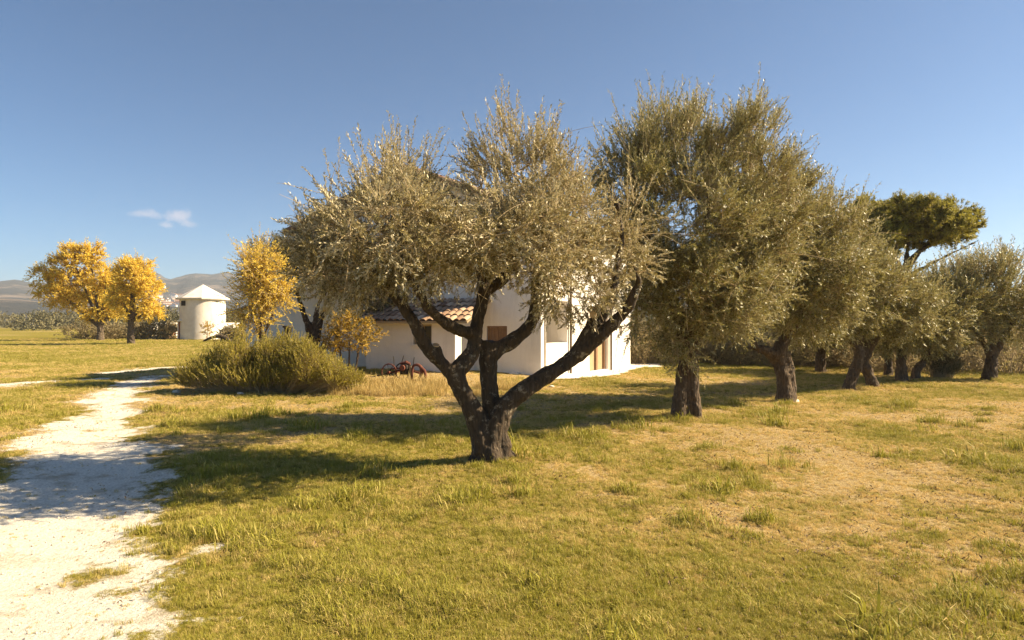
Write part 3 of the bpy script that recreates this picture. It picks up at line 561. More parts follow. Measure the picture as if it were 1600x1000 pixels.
for i, (px, d, rx, hh, lab) in enumerate(spots):
    hh *= .82; b = onground(px, d + rs.uniform(-.3, 2.2)); lobes = [(b + (rs.uniform(-.3, .3) * rx + q * rx * .5, rs.uniform(-.4, .4), hh * rs.uniform(.42, .62)), np.array((rx * rs.uniform(.6, .85), 1.0, hh * rs.uniform(.4, .55)))) for q in (-1, 0, 1)]
    bush('scrub_bush', b, lab, 'bush', lobes, 120 + i, 'scrub_leaf', 420, 20, (.25, .6), .085, .03, 1.0, .35, .006, HG, .35 + .25 * rs.random())
d = 19.4; b = onground(1466, d)
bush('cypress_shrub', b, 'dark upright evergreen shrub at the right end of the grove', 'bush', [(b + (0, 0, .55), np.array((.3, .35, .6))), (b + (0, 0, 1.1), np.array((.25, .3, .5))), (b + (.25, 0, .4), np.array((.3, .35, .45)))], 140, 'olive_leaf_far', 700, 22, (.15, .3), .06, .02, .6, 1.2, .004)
def mass(name, label, centres, seed, leaf, n, llen, cat=None):
    rng = np.random.default_rng(seed); B, k, dd = in_lobes(rng, centres, n, .5); B[:, 2] = np.maximum(B[:, 2], .05)
    D = unit(dd + np.array((0, 0, .6)) + rng.normal(size=B.shape) * .4); t = np.clip(.4 + .4 * (vnoise(B[:, 0] * .5, B[:, 2] * .5 + B[:, 1] * .2, seed) - .5) + .2 * rng.normal(size=n), 0, 1)
    v, f, T = leaves_on(rng, B, D, np.full(n, llen * 2), 8, llen, llen * .5, 1.2, 0, t, .15)
    o = mesh_obj(name, v, f, M[leaf], attrs={'tint': T}); return o
rng = np.random.default_rng(3)
ce = []
for i in range(150):
    dd_ = rng.uniform(95, 240); px = rng.uniform(-250, 1850); h = rng.uniform(2.0, 4.4) * (dd_ / 140) ** .5
    ce.append((np.array(((px - 800) / F * dd_, dd_, h * .45)), np.array((rng.uniform(3, 7), rng.uniform(3, 5), h * .6))))
tag(mass('far_woodland', '', ce, 5, 'wood_leaf', 30000, .55), 'distant belt of grey-green trees and scrub beyond the fields', kind='stuff')
hs = [(145, 58, 2.2, 1.2, 'low scrubby bush under the spreading yellow tree'), (238, 57, 1.6, 1.45, 'greyish bush in front of the white boundary wall'), (252, 61, 1.3, 1.2, 'brownish bush beside the tower door'), (363, 52, .7, .8, 'dark bush between the round tower and the house wing'), (190, 60, 1.8, 1.1, 'pale bush between the two yellow tree trunks')]
for i, (px, d, rx, hh, lab) in enumerate(hs):
    b = onground(px, d); lobes = [(b + (q * rx * .6, 0, hh * .5), np.array((rx * .6, .9, hh * .5))) for q in (-1, 0, 1)]
    bush('hedge_bush', b, lab, 'bush', lobes, 150 + i, 'scrub_leaf', 420, 16, (.3, .6), .14, .06, 1.0, .4, .008, 'bushes along the far wall', .5)

# ------------------------------------------------------------------ farmhouse
P0 = np.array((.80, 18.2, 0.)); U = np.array((-.940, .342, 0)); U /= np.linalg.norm(U); WD = np.array((.519, .855, 0)); WD /= np.linalg.norm(WD)
NF = np.array((U[1], -U[0], 0)) * 1.; NF = NF if NF[1] < 0 else -NF          # outward normal of the gable front
NS = np.array((WD[1], -WD[0], 0))                                             # outward normal of the sunny side
ZU = np.array((0, 0, 1.)); LS, LF_, TP = 6.75, 8.0, 4.1
house = thing('farmhouse', P0 + U * 4, 'white two-storey farmhouse with tiled roof behind the front olive', 'house')
def wall_panel(mb, o, a, n, length, z0, z1, thick, holes):                    # wall along a with rectangular openings (s0,s1,za,zb)
    xs = sorted({0, length} | {h[0] for h in holes} | {h[1] for h in holes})
    for x0, x1 in zip(xs[:-1], xs[1:]):
        cut = sorted([(h[2], h[3]) for h in holes if h[0] <= x0 + 1e-6 and h[1] >= x1 - 1e-6]); z = z0
        for za, zb in cut + [(z1, z1)]:
            if za - z > 1e-4: mb.box(o + a * x0 + ZU * z, a * (x1 - x0), -n * thick, ZU * (za - z))
            z = zb
# front gable (shaded)
win2 = (1.0, 1.62, 1.04, 1.52)                                                # shuttered window, along U from the corner
mb = MB(); wall_panel(mb, P0, U, NF, LF_, -.3, 4.62, .3, [win2])
EV = 4.62; RIDGE = EV + TP * .37
q = [P0 + ZU * EV, P0 + U * LF_ + ZU * EV, P0 + U * TP + ZU * RIDGE]
mb.add([p_ for p_ in q] + [p_ - NF * .3 for p_ in q], [(0, 1, 2), (5, 4, 3), (0, 3, 4, 1), (1, 4, 5, 2), (2, 5, 3, 0)])
fw = mb.build('front_wall', M['plaster'], house)
# sunny side wall with the porch opening and the door
mb = MB(); holes = [(.27, 1.62, 1.03, 2.25), (3.2, 4.7, .06, 2.15), (5.72, 5.98, 1.22, 1.52)]
wall_panel(mb, P0 - NF * .3 * 0 + WD * .31, WD, NS, LS - .31, -.3, EV - .002, .3, [(h[0] - .31 if h[0] > .31 else .001, h[1] - .31, h[2], h[3]) for h in holes])
mb.build('side_wall', M['plaster_old'], house)
C1 = P0 + WD * LS; C2 = P0 + U * LF_ + WD * LS
mb = MB(); mb.box(P0 + U * LF_ - NF * .302 - ZU * .3, WD * (LS - .6), NS * .3, ZU * (EV + .3)); mb.box(C1 - ZU * .3 - NS * .302, U * (LF_ - .02), -WD * .3, ZU * (EV + .29)); mb.build('back_wall', M['plaster'], house)
# porch recess and what is in it
mb = MB(); o = P0 + WD * .4 - NS * .95; mb.box(o + ZU * .0, WD * 2.0, -NS * .1, ZU * 2.6); mb.box(P0 + WD * 1.66 - NS * .302, WD * .1, -NS * .62, ZU * 2.6); mb.box(P0 + WD * .4 - NS * .302 + ZU * 2.28, WD * 1.24, -NS * .62, ZU * .1); mb.build('porch_wall', M['plaster_old'], house)
dr = MB().box(P0 + WD * .98 - NS * .94 + ZU * .1, WD * .5, NS * .05, ZU * 2.0).build('door', M['wood'], house, bevel=.01); MB().box(P0 + WD * 1.06 - NS * .89 + ZU * 1.0, WD * .03, NS * .04, ZU * .12).build('handle', M['dark_iron'], dr)
# double door further along
mb = MB(); mb.box(P0 + WD * 3.33 - NS * .16 + ZU * .07, WD * .60, -NS * .05, ZU * 2.05); mb.box(P0 + WD * 4.07 - NS * .16 + ZU * .07, WD * .52, -NS * .05, ZU * 2.05)
dd2 = mb.build('door', M['wood_pale'], house, bevel=.012)
mb = MB()
for s in (3.205, 3.94, 4.595): mb.box(P0 + WD * s - NS * .10 + ZU * .062, WD * .12, -NS * .1, ZU * 2.08)
mb.build('door_frame', M['wood'], dd2)
f_ = MB().box(P0 + WD * 5.725 - NS * .12 + ZU * 1.225, WD * .25, -NS * .05, ZU * .29).build('window', M['wood'], house)
# windows on the front
def shutter_window(o, a, n, x0, x1, z0, z1, closed):
    fr = MB(); t = .05
    fr.box(o + a * x0 + ZU * z0 - n * .06, a * t, -n * .07, ZU * (z1 - z0)); fr.box(o + a * (x1 - t) + ZU * z0 - n * .06, a * t, -n * .07, ZU * (z1 - z0))
    fr.box(o + a * (x0 + t) + ZU * (z1 - t) - n * .06, a * (x1 - x0 - 2 * t), -n * .07, ZU * t); fr.box(o + a * (x0 + t) + ZU * z0 - n * .06, a * (x1 - x0 - 2 * t), -n * .07, ZU * t)
    xm = (x0 + x1) / 2; fr.box(o + a * (xm - .03) + ZU * (z0 + t) - n * .055, a * .06, -n * .08, ZU * (z1 - z0 - 2 * t))
    wdw = fr.build('window', M['wood_pale' if not closed else 'wood'], house, bevel=.006)
    if closed:
        for xa, xb in ((x0 + t, xm - .03), (xm + .03, x1 - t)):
            sh = MB(); nb = 3
            for k in range(nb): sh.box(o + a * (xa + (xb - xa) * k / nb + .004) + ZU * (z0 + t + .003) - n * .075, a * ((xb - xa) / nb - .008), -n * .03, ZU * (z1 - z0 - 2 * t - .006))
            sh.build('shutter', M['wood'], wdw)
    else: MB().box(o + a * (x0 + t) + ZU * (z0 + t) - n * .1, a * (x1 - x0 - 2 * t), -n * .01, ZU * (z1 - z0 - 2 * t)).build('pane', M['glass'], wdw)
    MB().box(o + a * (x0 - .06) + ZU * (z0 - .052), a * (x1 - x0 + .12), n * .07, ZU * .05).build('sill', M['paving'], wdw)
    return wdw
shutter_window(P0, U, NF, *win2, True)
# lean-to
LT0, LT1, PJ = 2.0, 4.75, 1.3
A0 = P0 + NF * PJ + U * LT0; GL = .0
win1 = (.70, 1.26, 1.02, 1.57)
mb = MB(); wall_panel(mb, A0, U, NF, LT1 - LT0, -.2, 1.72, .25, [win1]); mb.build('lean_to_wall', M['plaster'], house)
mb = MB()
for a_ in (A0 - NF * .252, P0 + NF * PJ + U * (LT1 - .25) - NF * .252):
    mb = MB(); o = a_ + ZU * -.2; dp_ = -NF * (PJ - .254); wv = U * .25
    mb.add([o, o + wv, o + wv + dp_, o + dp_, o + ZU * 1.925, o + wv + ZU * 1.925, o + wv + dp_ + ZU * 2.27, o + dp_ + ZU * 2.27], [(0, 1, 2, 3), (7, 6, 5, 4), (0, 4, 5, 1), (1, 5, 6, 2), (2, 6, 7, 3), (3, 7, 4, 0)])
    mb.build('lean_to_side', M['plaster_old'], house)
shutter_window(A0, U, NF, *win1, False)
def tile_roof(name, c00, c10, c01, c11, parent, pitch=.19, row=.34, amp=.055, th=.05, seed=1):
    """rows of half-round clay tiles on the quad eave c00-c10, ridge c01-c11"""
    rg = np.random.default_rng(seed); c00, c10, c01, c11 = (np.asarray(c, float) for c in (c00, c10, c01, c11))
    nc = max(2, int(np.linalg.norm(c10 - c00) / pitch)); nr_ = max(1, int(round(np.linalg.norm(c01 - c00) / row))); nm = np.cross(c10 - c00, c01 - c00); nm /= np.linalg.norm(nm)
    if nm[2] < 0: nm = -nm
    prof = [(0, 0), (.12, .55), (.3, .93), (.5, 1), (.7, .93), (.88, .55), (1, 0)]; vs = []; fs = []; ts = []
    for j in range(nr_):
        for i in range(nc):
            tn = rg.random(); b_ = len(vs); jt = rg.normal() * .006; je = rg.normal() * .012 / max(np.linalg.norm(c01 - c00), .1)
            for v_, lift in ((j / nr_ - .015 + je, .03), (min(1, (j + 1) / nr_ + .01), .0)):
                for pu, ph in prof:
                    u_ = (i + .02 + .96 * pu) / nc; p_ = (c00 * (1 - u_) + c10 * u_) * (1 - v_) + (c01 * (1 - u_) + c11 * u_) * v_
                    vs.append(p_ + nm * (ph * amp + lift + jt)); ts.append(tn)
            k = len(prof)
            for q in range(k - 1): fs.append((b_ + q, b_ + q + 1, b_ + k + q + 1, b_ + k + q))
    o = mesh_obj(name, vs, fs, M['tile'], parent, attrs={'tint': ts}, smooth=False)
    return o
def slab(mb, c00, c10, c01, c11, t):
    c = [np.asarray(q, float) for q in (c00, c10, c11, c01)]
    mb.add([q - ZU * .004 for q in c] + [q - ZU * t for q in c], [(0, 1, 2, 3), (7, 6, 5, 4), (0, 4, 5, 1), (1, 5, 6, 2), (2, 6, 7, 3), (3, 7, 4, 0)])
e0 = P0 + NF * (PJ + .38) + U * (LT0 - .52) + ZU * 1.655; e1 = P0 + NF * (PJ + .38) + U * (LT1 + .25) + ZU * 1.655
r0 = P0 + NF * .005 + U * (LT0 - .52) + ZU * 2.28; r1 = P0 + NF * .005 + U * (LT1 + .25) + ZU * 2.28
lr = tile_roof('lean_to_roof', e0, e1, r0, r1, house, seed=4); mb = MB(); slab(mb, e0, e1, r0, r1, .06); mb.build('eave_board', M['wood_pale'], lr)
# main roof: two slopes
ov = .45
RA = P0 + U * TP + ZU * (RIDGE + .05) + NF * ov; RB = C1 + U * TP + ZU * (RIDGE + .05) + WD * .4
Rr0 = P0 - U * .5 + ZU * (EV - .14) + NF * ov; Rr1 = C1 - U * .5 + ZU * (EV - .14) + WD * .4
Rl0 = P0 + U * (LF_ + .35) + ZU * (EV - .14) + NF * ov; Rl1 = C2 + U * .35 + ZU * (EV - .14) + WD * .4
mr = tile_roof('roof', Rr1, Rr0, RB, RA, house, seed=6); tile_roof('roof', Rl0, Rl1, RA, RB, house, seed=7)
mb = MB(); slab(mb, Rr1, Rr0, RB, RA, .1); slab(mb, Rl0, Rl1, RA, RB, .1); mb.build('roof_board', M['wood'], mr)
# low wing on the left
mb = MB(); o = P0 + U * (LF_ + .002) - NF * .1 - ZU * .3; a = U * 2.25; dp_ = -NF * 3.2; h0, h1 = 2.95, 2.3
mb.add([o, o + a, o + a + dp_, o + dp_, o + ZU * h0, o + a + ZU * h1, o + a + dp_ + ZU * h1, o + dp_ + ZU * h0], [(3, 2, 1, 0), (4, 5, 6, 7), (0, 1, 5, 4), (1, 2, 6, 5), (2, 3, 7, 6), (3, 0, 4, 7)][::1])
mb.build('wing_wall', M['plaster'], house)
o2 = o + NF * .25; tile_roof('wing_roof', o2 + a * 1.1 + ZU * (h1 + .0), o2 + a * 1.1 + dp_ * 1.1 + ZU * (h1 + .0), o2 + ZU * (h0 + .06), o2 + dp_ * 1.1 + ZU * (h0 + .06), house, seed=9)
# downpipes, plinth
for s in (1.74, 4.82): MB().tube([P0 + WD * s + NS * .06 + ZU * .02, P0 + WD * s + NS * .06 + ZU * 4.5], .035, 8).build('downpipe', M['pipe'], house, smooth=True)
mb = MB(); mb.box(P0 + NF * .004 + U * .0 - ZU * .3, U * (LT0 - .004), NF * .42, ZU * .44); mb.box(P0 + NF * .004 + U * .62 + ZU * .141, U * .25, NF * .2, ZU * .09); mb.build('plinth', M['paving'], house, bevel=.02)
def rock(mb, c, r, seed, sq=.6):
    rg = np.random.default_rng(seed); n, m_ = 10, 6; vs = []; fs = []
    ph = rg.random(3) * 9
    for i in range(m_ + 1):
        for k in range(n):
            t, a = math.pi * i / m_, 2 * math.pi * k / n; v = np.array((math.sin(t) * math.cos(a), math.sin(t) * math.sin(a), math.cos(t)))
            vs.append(np.asarray(c) + v * r * (1 + .35 * mnoise.noise(Vector(v * 1.6 + ph))) * np.array((1, .8, sq)))
    for i in range(m_):
        for k in range(n): fs.append((i * n + k, (i + 1) * n + k, (i + 1) * n + (k + 1) % n, i * n + (k + 1) % n))
    mb.add(vs, fs)
# paved strip along the sunny wall: polygon sheet that follows the ground
poly = [P0 - U * .0 + NF * .45, P0 + NF * .9 - U * .5, P0 + NS * 1.25 + WD * .6, P0 + NS * 1.15 + WD * 2.2, P0 + NS * 1.0 + WD * 3.6, P0 + NS * .65 + WD * 5.0, P0 + NS * .55 + WD * 6.7, P0 + NS * .9 + WD * 7.6, P0 + NS * .4 + WD * 8.6, P0 + WD * 8.6 - NS * .8, P0 + WD * 6.4 - NS * .1, P0 - NS * .1 + WD * .2]
def pip(x, y, pl):
    c = np.zeros(np.shape(x), bool)
    for (xa, ya), (xb, yb) in zip(pl, pl[1:] + pl[:1]): c ^= ((ya > y) != (yb > y)) & (x < (xb - xa) * (y - ya) / (yb - ya + 1e-12) + xa)
    return c
px_, py_ = np.meshgrid(np.arange(.2, 7.5, .06), np.arange(16.8, 27, .06)); wob = (fbm(px_ * 2.2, py_ * 2.2, 61, 3) - .5) * .5
cen = pip((px_ + wob)[:-1, :-1] + .03, (py_ + wob * .7)[:-1, :-1] + .03, [(p_[0], p_[1]) for p_ in poly])
k = px_.shape[1]; ii = (np.arange(px_.shape[0] - 1)[:, None] * k + np.arange(k - 1)[None])[cen]
PV = np.stack([px_, py_, ground_z(px_, py_) + .025], -1).reshape(-1, 3); fq = np.stack([ii, ii + 1, ii + k + 1, ii + k], 1); u_, inv = np.unique(fq, return_inverse=True)
tag(mesh_obj('paved_path', PV[u_], inv.reshape(fq.shape), M['paving'], smooth=True), kind='structure')
PAVE = [(p_[0], p_[1]) for p_ in poly]

# ------------------------------------------------------------------ round tower
d = 58; tb = onground(317, d); tr_, tzE, tzA = 1.88, 3.68, 5.0
M['tower'] = plaster('tower_plaster', (.82, .76, .68), (.55, .47, .39))
tower = thing('round_tower', tb, 'round white tower with a pale pointed roof and red door', 'tower')
def lathe(mb, c, prof, n):
    vs = []; fs = []
    for r_, z in prof:
        for k in range(n): a = 2 * math.pi * (k + .5) / n; vs.append((c[0] + r_ * math.cos(a), c[1] + r_ * math.sin(a), z))
    for i in range(len(prof) - 1):
        for k in range(n): fs.append((i * n + k, i * n + (k + 1) % n, (i + 1) * n + (k + 1) % n, (i + 1) * n + k))
    mb.add(vs, fs)
mb = MB(); lathe(mb, tb, [(tr_, tb[2] - .2), (tr_ * .99, 1.5), (tr_ * .98, tzE)], 64); mb.build('wall', M['tower'], tower, smooth=True)
mb = MB(); lathe(mb, tb, [(tr_ * .9, tzE - .02), (tr_ + .30, tzE - .02), (tr_ + .31, tzE + .10), (.03, tzA), (0, tzA)], 8); mb.build('roof', M['tower'], tower)
va = np.array((tb[0], tb[1])); vdir = -va / np.linalg.norm(va); sdx = np.array((-vdir[1], vdir[0])); sdx = sdx if sdx[0] < 0 else -sdx          # to the photo's left
def TP3(s, f, z): q_ = va + sdx * s + vdir * f; return np.array((q_[0], q_[1], z))
S3 = np.array((*sdx, 0)); V3 = np.array((*vdir, 0))
dr = MB().box(TP3(1.38, .55, tb[2]), S3 * .52, -V3 * .12, ZU * 1.55).build('door', M['red_door'], tower, bevel=.01); MB().box(TP3(1.48, .58, tb[2] + .75), S3 * .05, V3 * .04, ZU * .12).build('handle', M['dark_iron'], dr)
MB().box(TP3(1.26, .58, tb[2] - .1), S3 * .10, -V3 * .9, ZU * 1.65).box(TP3(1.905, .5, tb[2] - .1), S3 * .08, -V3 * .9, ZU * 1.65).build('porch_wall', M['plaster_old'], tower)
MB().box(TP3(.95, .95, tb[2] + 1.56), S3 * 1.06, -V3 * 1.5, ZU * .1).build('porch_slab', M['plaster_old'], tower, bevel=.01)
wn_ = MB(); wn_.box(TP3(1.35, 1.22, tzE - .58), S3 * .34 - V3 * .36, V3 * .07, ZU * .42); wn_.build('window', M['dark'], tower)
# white boundary wall behind the tower
bw = thing('boundary_wall', W(250, 520, 72), 'long low white boundary wall behind the round tower', 'wall')
wa, wb = W(236, 0, 59) * (1, 1, 0), W(374, 0, 80) * (1, 1, 0); wd_ = wb - wa; wn3 = np.array((-wd_[1], wd_[0], 0)) / np.linalg.norm(wd_)
mb = MB(); mb.box(wa - ZU * .2, wd_, wn3 * .3, ZU * 1.75); mb.build('wall', M['plaster'], bw)
mb = MB(); mb.box(wa - wn3 * .06 + ZU * 1.552, wd_, wn3 * .42, ZU * .1); mb.build('coping', M['plaster_old'], bw)
MB().box(wa + wd_ * .10 - wn3 * .04, wd_ * .12, wn3 * .03, ZU * 1.5).build('gate', M['red_door'], bw)

# ------------------------------------------------------------------ rusty farm machine by the wall
d = 16.2; mc = onground(632, d); X1 = U * -1.; Yv = NF                      # along the wall, towards the right; towards the viewer
def mp_(a, b_, z): return mc + X1 * a + Yv * b_ + ZU * z
mach = thing('farm_machine', mc, 'old rusty farm machine with spoked iron wheels parked against the shaded wall', 'farm machine')
for i, (a, b_) in enumerate(((-.30, .22), (-.18, -.22))):
    wh = MB().ring(mp_(a, b_, .215), Yv, .205, .016, 28, 6).build('wheel', M['dark_iron' if i else 'rust'], mach, smooth=True)
    sp = MB()
    for k in range(8): an = 2 * math.pi * k / 8 + .2; sp.tube([mp_(a, b_, .215), mp_(a + .2 * math.cos(an), b_, .215 + .2 * math.sin(an))], .009, 5)
    sp.build('spokes', M['dark_iron'], wh); MB().tube([mp_(a, b_ - .05, .215), mp_(a, b_ + .05, .215)], .035, 10).build('hub', M['rust'], wh)
MB().tube([mp_(-.30, .22, .215), mp_(-.18, -.22, .215)], .02, 8).tube([mp_(-.28, 0, .24), mp_(.1, 0, .27), mp_(.42, 0, .2)], .025, 8).tube([mp_(-.28, .14, .3), mp_(.12, .1, .33)], .018, 6).build('chassis', M['rust'], mach)
MB().tube([mp_(-.28, .05, .2), mp_(-.6, .05, .13), mp_(-.95, .02, .07)], [.02, .018, .014], 6).build('drawbar', M['dark_iron'], mach)
gb = MB().box(mp_(-.06, -.12, .16), X1 * .2, Yv * .26, ZU * .24).build('gearbox', M['dark_iron'], mach, bevel=.03); MB().tube([mp_(.04, .15, .33), mp_(.04, .2, .33)], .07, 12).build('flange', M['rust'], gb)
ht = MB().tube([mp_(-.08, .06, .42), mp_(.06, .02, .455), mp_(.16, .0, .41)], [.03, .045, .03], 8).build('tool_head', M['rust'], mach)
for a, h_, l_ in ((-.28, .6, -.03), (-.1, .62, .08), (.24, .58, .03)): MB().tube([mp_(a, 0, .3), mp_(a + l_ * .4, 0, .47), mp_(a + l_, 0, h_)], [.014, .012, .01], 6).build('lever', M['dark_iron'], mach)
ar = [mp_(.24, .05, .02), mp_(.25, .05, .3), mp_(.28, .05, .38), mp_(.36, .05, .405), mp_(.46, .05, .37), mp_(.5, .05, .25), mp_(.46, .05, .12), mp_(.40, .05, .02)]
s_, r_ = spline(ar, [.026, .028, .03, .034, .04, .045, .035, .025], .03); MB().tube(s_, r_, 8).build('frame_arch', M['rust'], mach, smooth=True)
MB().tube([mp_(.5, .05, .34), mp_(.58, .05, .26), mp_(.62, .05, .08)], [.03, .04, .03], 8).tube([mp_(.2, .08, .02), mp_(.6, .08, .05)], .022, 6).build('ploughshare', M['rust'], mach)
MB().tube([mp_(.16, .02, .02), mp_(.165, .02, .4)], .016, 6).tube([mp_(.2, .04, .02), mp_(.2, .04, .36)], .014, 6).build('tine', M['wood_pale'], mach)

# ------------------------------------------------------------------ planter on its post, fallen limb, stones
d = 16.8; pb = onground(450, d); zt = W(450, 509, d)[2]
pl = thing('planter', pb, 'dark tapered planter standing on a post by the white wall', 'planter')
mb = MB(); lathe(mb, pb, [(.05, zt - .30), (.07, zt - .28), (.10, zt - .06), (.135, zt - .04), (.135, zt), (.11, zt), (.09, zt - .06), (0, zt - .06)], 20); mb.build('bowl', M['pot'], pl, smooth=True)
mb = MB(); lathe(mb, pb, [(.13, pb[2] - .03), (.13, pb[2] + .08), (.055, pb[2] + .14), (.05, zt - .3), (0, zt - .3)], 16); mb.build('post', M['pot'], pl, smooth=True)
d = 50; fb = onground(340, d); pts = [fb + (a, 0, z) for a, z in ((-1.1, .05), (-.6, .28), (0, .42), (.5, .36), (.85, .12), (.95, -.05))]; s_, r_ = spline(pts, [.06, .1, .13, .15, .16, .17], .1)
tag(MB().tube(s_, r_, 10, lump=.2).build('fallen_branch', M['bark'], None, smooth=True), 'dark arched fallen branch lying on the lawn before the round tower', 'branch')
rx = random.Random(2)
stones = [(276, 617, 'pale stone at the left foot of the rosemary bush'), (376, 622, 'white stone in front of the middle of the rosemary bush'), (243, 708, 'flat pale stone in the shade on the white track'), (1236, 627, 'pale stone at the foot of the olive with the low sawn limb'), (862, 610, 'small stone on the grass below the plinth of the house')]
for i, (px, py, lab) in enumerate(stones):
    d = CAM_H * F / (py - HZ); b = onground(px, d); mb = MB(); rock(mb, b + (0, 0, .015), (.10, .08, .09, .16, .07)[i], 50 + i, .45)
    tag(mb.build('stone', M['stone'], None, smooth=True), lab, 'stone', 'loose stones')

# ------------------------------------------------------------------ far town on the hill foot
rx = random.Random(9)
hv_ = [(-3, -2.5, 0), (3, -2.5, 0), (3, 2.5, 0), (-3, 2.5, 0), (-3, -2.5, 5), (3, -2.5, 5), (3, 2.5, 5), (-3, 2.5, 5), (-3.3, 0, 6.4), (3.3, 0, 6.4), (-3.3, -2.8, 4.9), (3.3, -2.8, 4.9), (3.3, 2.8, 4.9), (-3.3, 2.8, 4.9)]
hf_ = [(0, 1, 5, 4), (1, 2, 6, 5), (2, 3, 7, 6), (3, 0, 4, 7), (10, 11, 9, 8), (12, 13, 8, 9), (5, 6, 9), (7, 4, 8)]
proto = None
for i in range(60):
    if i < 44: px, d = rx.gauss(268, 20), rx.uniform(860, 1120)
    else: px, d = rx.uniform(120, 420), rx.uniform(950, 1450)
    x, y = (px - 800) / F * d, d; z = hill_z(x, y) - 1.5
    if proto is None:
        o = mesh_obj('town_house', hv_, hf_, mats=[M['plaster'], M['tile']], midx=[0, 0, 0, 0, 1, 1, 0, 0]); o.data.attributes.new('tint', 'FLOAT', 'POINT'); proto = o
    else: o = proto.copy(); COL.objects.link(o)
    o.location = (x, y, z); o.rotation_euler = (0, 0, rx.uniform(0, 3.1)); s = rx.uniform(.8, 1.5); o.scale = (s * rx.uniform(.8, 1.8), s, s * rx.uniform(.8, 1.3))
    tag(o, 'tiny white house of the far town at the foot of the hills', 'house', 'houses of the far town')

# ------------------------------------------------------------------ grass
def tuft(name, seed, nb, h, spread, wid, lean, mat):
    rg = np.random.default_rng(seed); vs = []; fs = []; bt = []
    for i in range(nb):
        a = rg.uniform(0, 2 * math.pi); r_ = spread * math.sqrt(rg.random()); b_ = np.array((r_ * math.cos(a), r_ * math.sin(a), -.005)); th_ = rg.uniform(0, 2 * math.pi)
        dv = np.array((math.cos(th_), math.sin(th_), 0)); sd = np.array((-dv[1], dv[0], 0)) * wid * rg.uniform(.6, 1.3) * .5; hh = h * rg.uniform(.45, 1.25); le = lean * rg.uniform(.2, 1.4) * hh
        n = len(vs); m1 = b_ + dv * le * .3 + ZU * hh * .6; tp = b_ + dv * le + ZU * hh * max(.25, 1 - .35 * (le / hh) ** 2)
        vs += [b_ - sd, b_ + sd, m1 + sd * .8, m1 - sd * .8, tp]; fs += [(n, n + 1, n + 2, n + 3), (n + 3, n + 2, n + 4)]; bt += [rg.normal() * .22] * 5
    me = bpy.data.meshes.new(name); me.from_pydata([tuple(map(float, v)) for v in vs], [], fs); at = me.attributes.new('btint', 'FLOAT', 'POINT'); at.data.foreach_set('value', np.array(bt, np.float32)); me.materials.append(mat); me.update()
    return bpy.data.objects.new(name, me)
def scatter(name, label, P, rot, scl, tint, idx, protos):
    cl = bpy.data.collections.new(name + '_tufts')
    for o in protos: cl.objects.link(o)
    me = bpy.data.meshes.new(name); me.vertices.add(len(P)); me.vertices.foreach_set('co', P.astype(np.float32).ravel())
    a = me.attributes.new('rot', 'FLOAT_VECTOR', 'POINT'); a.data.foreach_set('vector', rot.astype(np.float32).ravel())
    for n_, v_ in (('scl', scl), ('tint', tint)): a = me.attributes.new(n_, 'FLOAT', 'POINT'); a.data.foreach_set('value', v_.astype(np.float32))
    a = me.attributes.new('idx', 'INT', 'POINT'); a.data.foreach_set('value', idx.astype(np.int32))
    o = bpy.data.objects.new(name, me); COL.objects.link(o); me.materials.append(protos[0].data.materials[0])
    ng = bpy.data.node_groups.new(name + '_scatter', 'GeometryNodeTree'); ng.interface.new_socket('Geometry', in_out='INPUT', socket_type='NodeSocketGeometry'); ng.interface.new_socket('Geometry', in_out='OUTPUT', socket_type='NodeSocketGeometry')
    nn, ll_ = ng.nodes, ng.links; gi = nn.new('NodeGroupInput'); go = nn.new('NodeGroupOutput'); ip = nn.new('GeometryNodeInstanceOnPoints'); ci = nn.new('GeometryNodeCollectionInfo')
    ci.inputs['Collection'].default_value = cl; ci.inputs['Separate Children'].default_value = True; ci.inputs['Reset Children'].default_value = True; ip.inputs['Pick Instance'].default_value = True
    def na(n_, t_): q_ = nn.new('GeometryNodeInputNamedAttribute'); q_.data_type = t_; q_.inputs['Name'].default_value = n_; return q_.outputs['Attribute']
    er = nn.new('FunctionNodeEulerToRotation'); ll_.new(na('rot', 'FLOAT_VECTOR'), er.inputs[0])
    ll_.new(gi.outputs[0], ip.inputs['Points']); ll_.new(ci.outputs[0], ip.inputs['Instance']); ll_.new(na('idx', 'INT'), ip.inputs['Instance Index']); ll_.new(er.outputs[0], ip.inputs['Rotation']); ll_.new(na('scl', 'FLOAT'), ip.inputs['Scale']); ll_.new(ip.outputs[0], go.inputs[0])
    md = o.modifiers.new('scatter', 'NODES'); md.node_group = ng
    return tag(o, label, kind='stuff')
rng = np.random.default_rng(77)
def field(n, dmin, dmax, pw, lat=.86):       # points in a wide wedge in front of the camera, density falling with distance
    d_ = (dmin ** (2 - pw) + rng.random(n) * (dmax ** (2 - pw) - dmin ** (2 - pw))) ** (1 / (2 - pw)); x_ = rng.uniform(-lat, lat, n) * d_; x_ += rng.normal(size=n) * .3; return x_, d_
HOUSE = [(p_[0], p_[1]) for p_ in (P0, C1, C2, P0 + U * (LF_ + 2.3) - NF * 3.3, P0 + U * (LF_ + 2.3), P0 + U * (LT1 + .1), P0 + U * (LT1 + .1) + NF * PJ, P0 + U * LT0 + NF * PJ, P0 + U * LT0 + NF * .5, P0 + NF * .5)]
x_, y_ = field(240000, 2.4, 60, 1.5)
gv = gravel_f(x_, y_); ge = green_f(x_, y_)
keep = (rng.random(len(x_)) > np.clip((gv - .2) * 3.2, 0, .965)) & ~pip(x_, y_, HOUSE) & ~pip(x_, y_, PAVE)
keep &= rng.random(len(x_)) < .42 + .58 * np.clip(ge * 1.6, 0, 1)
x_, y_, ge, gv = x_[keep], y_[keep], ge[keep], gv[keep]
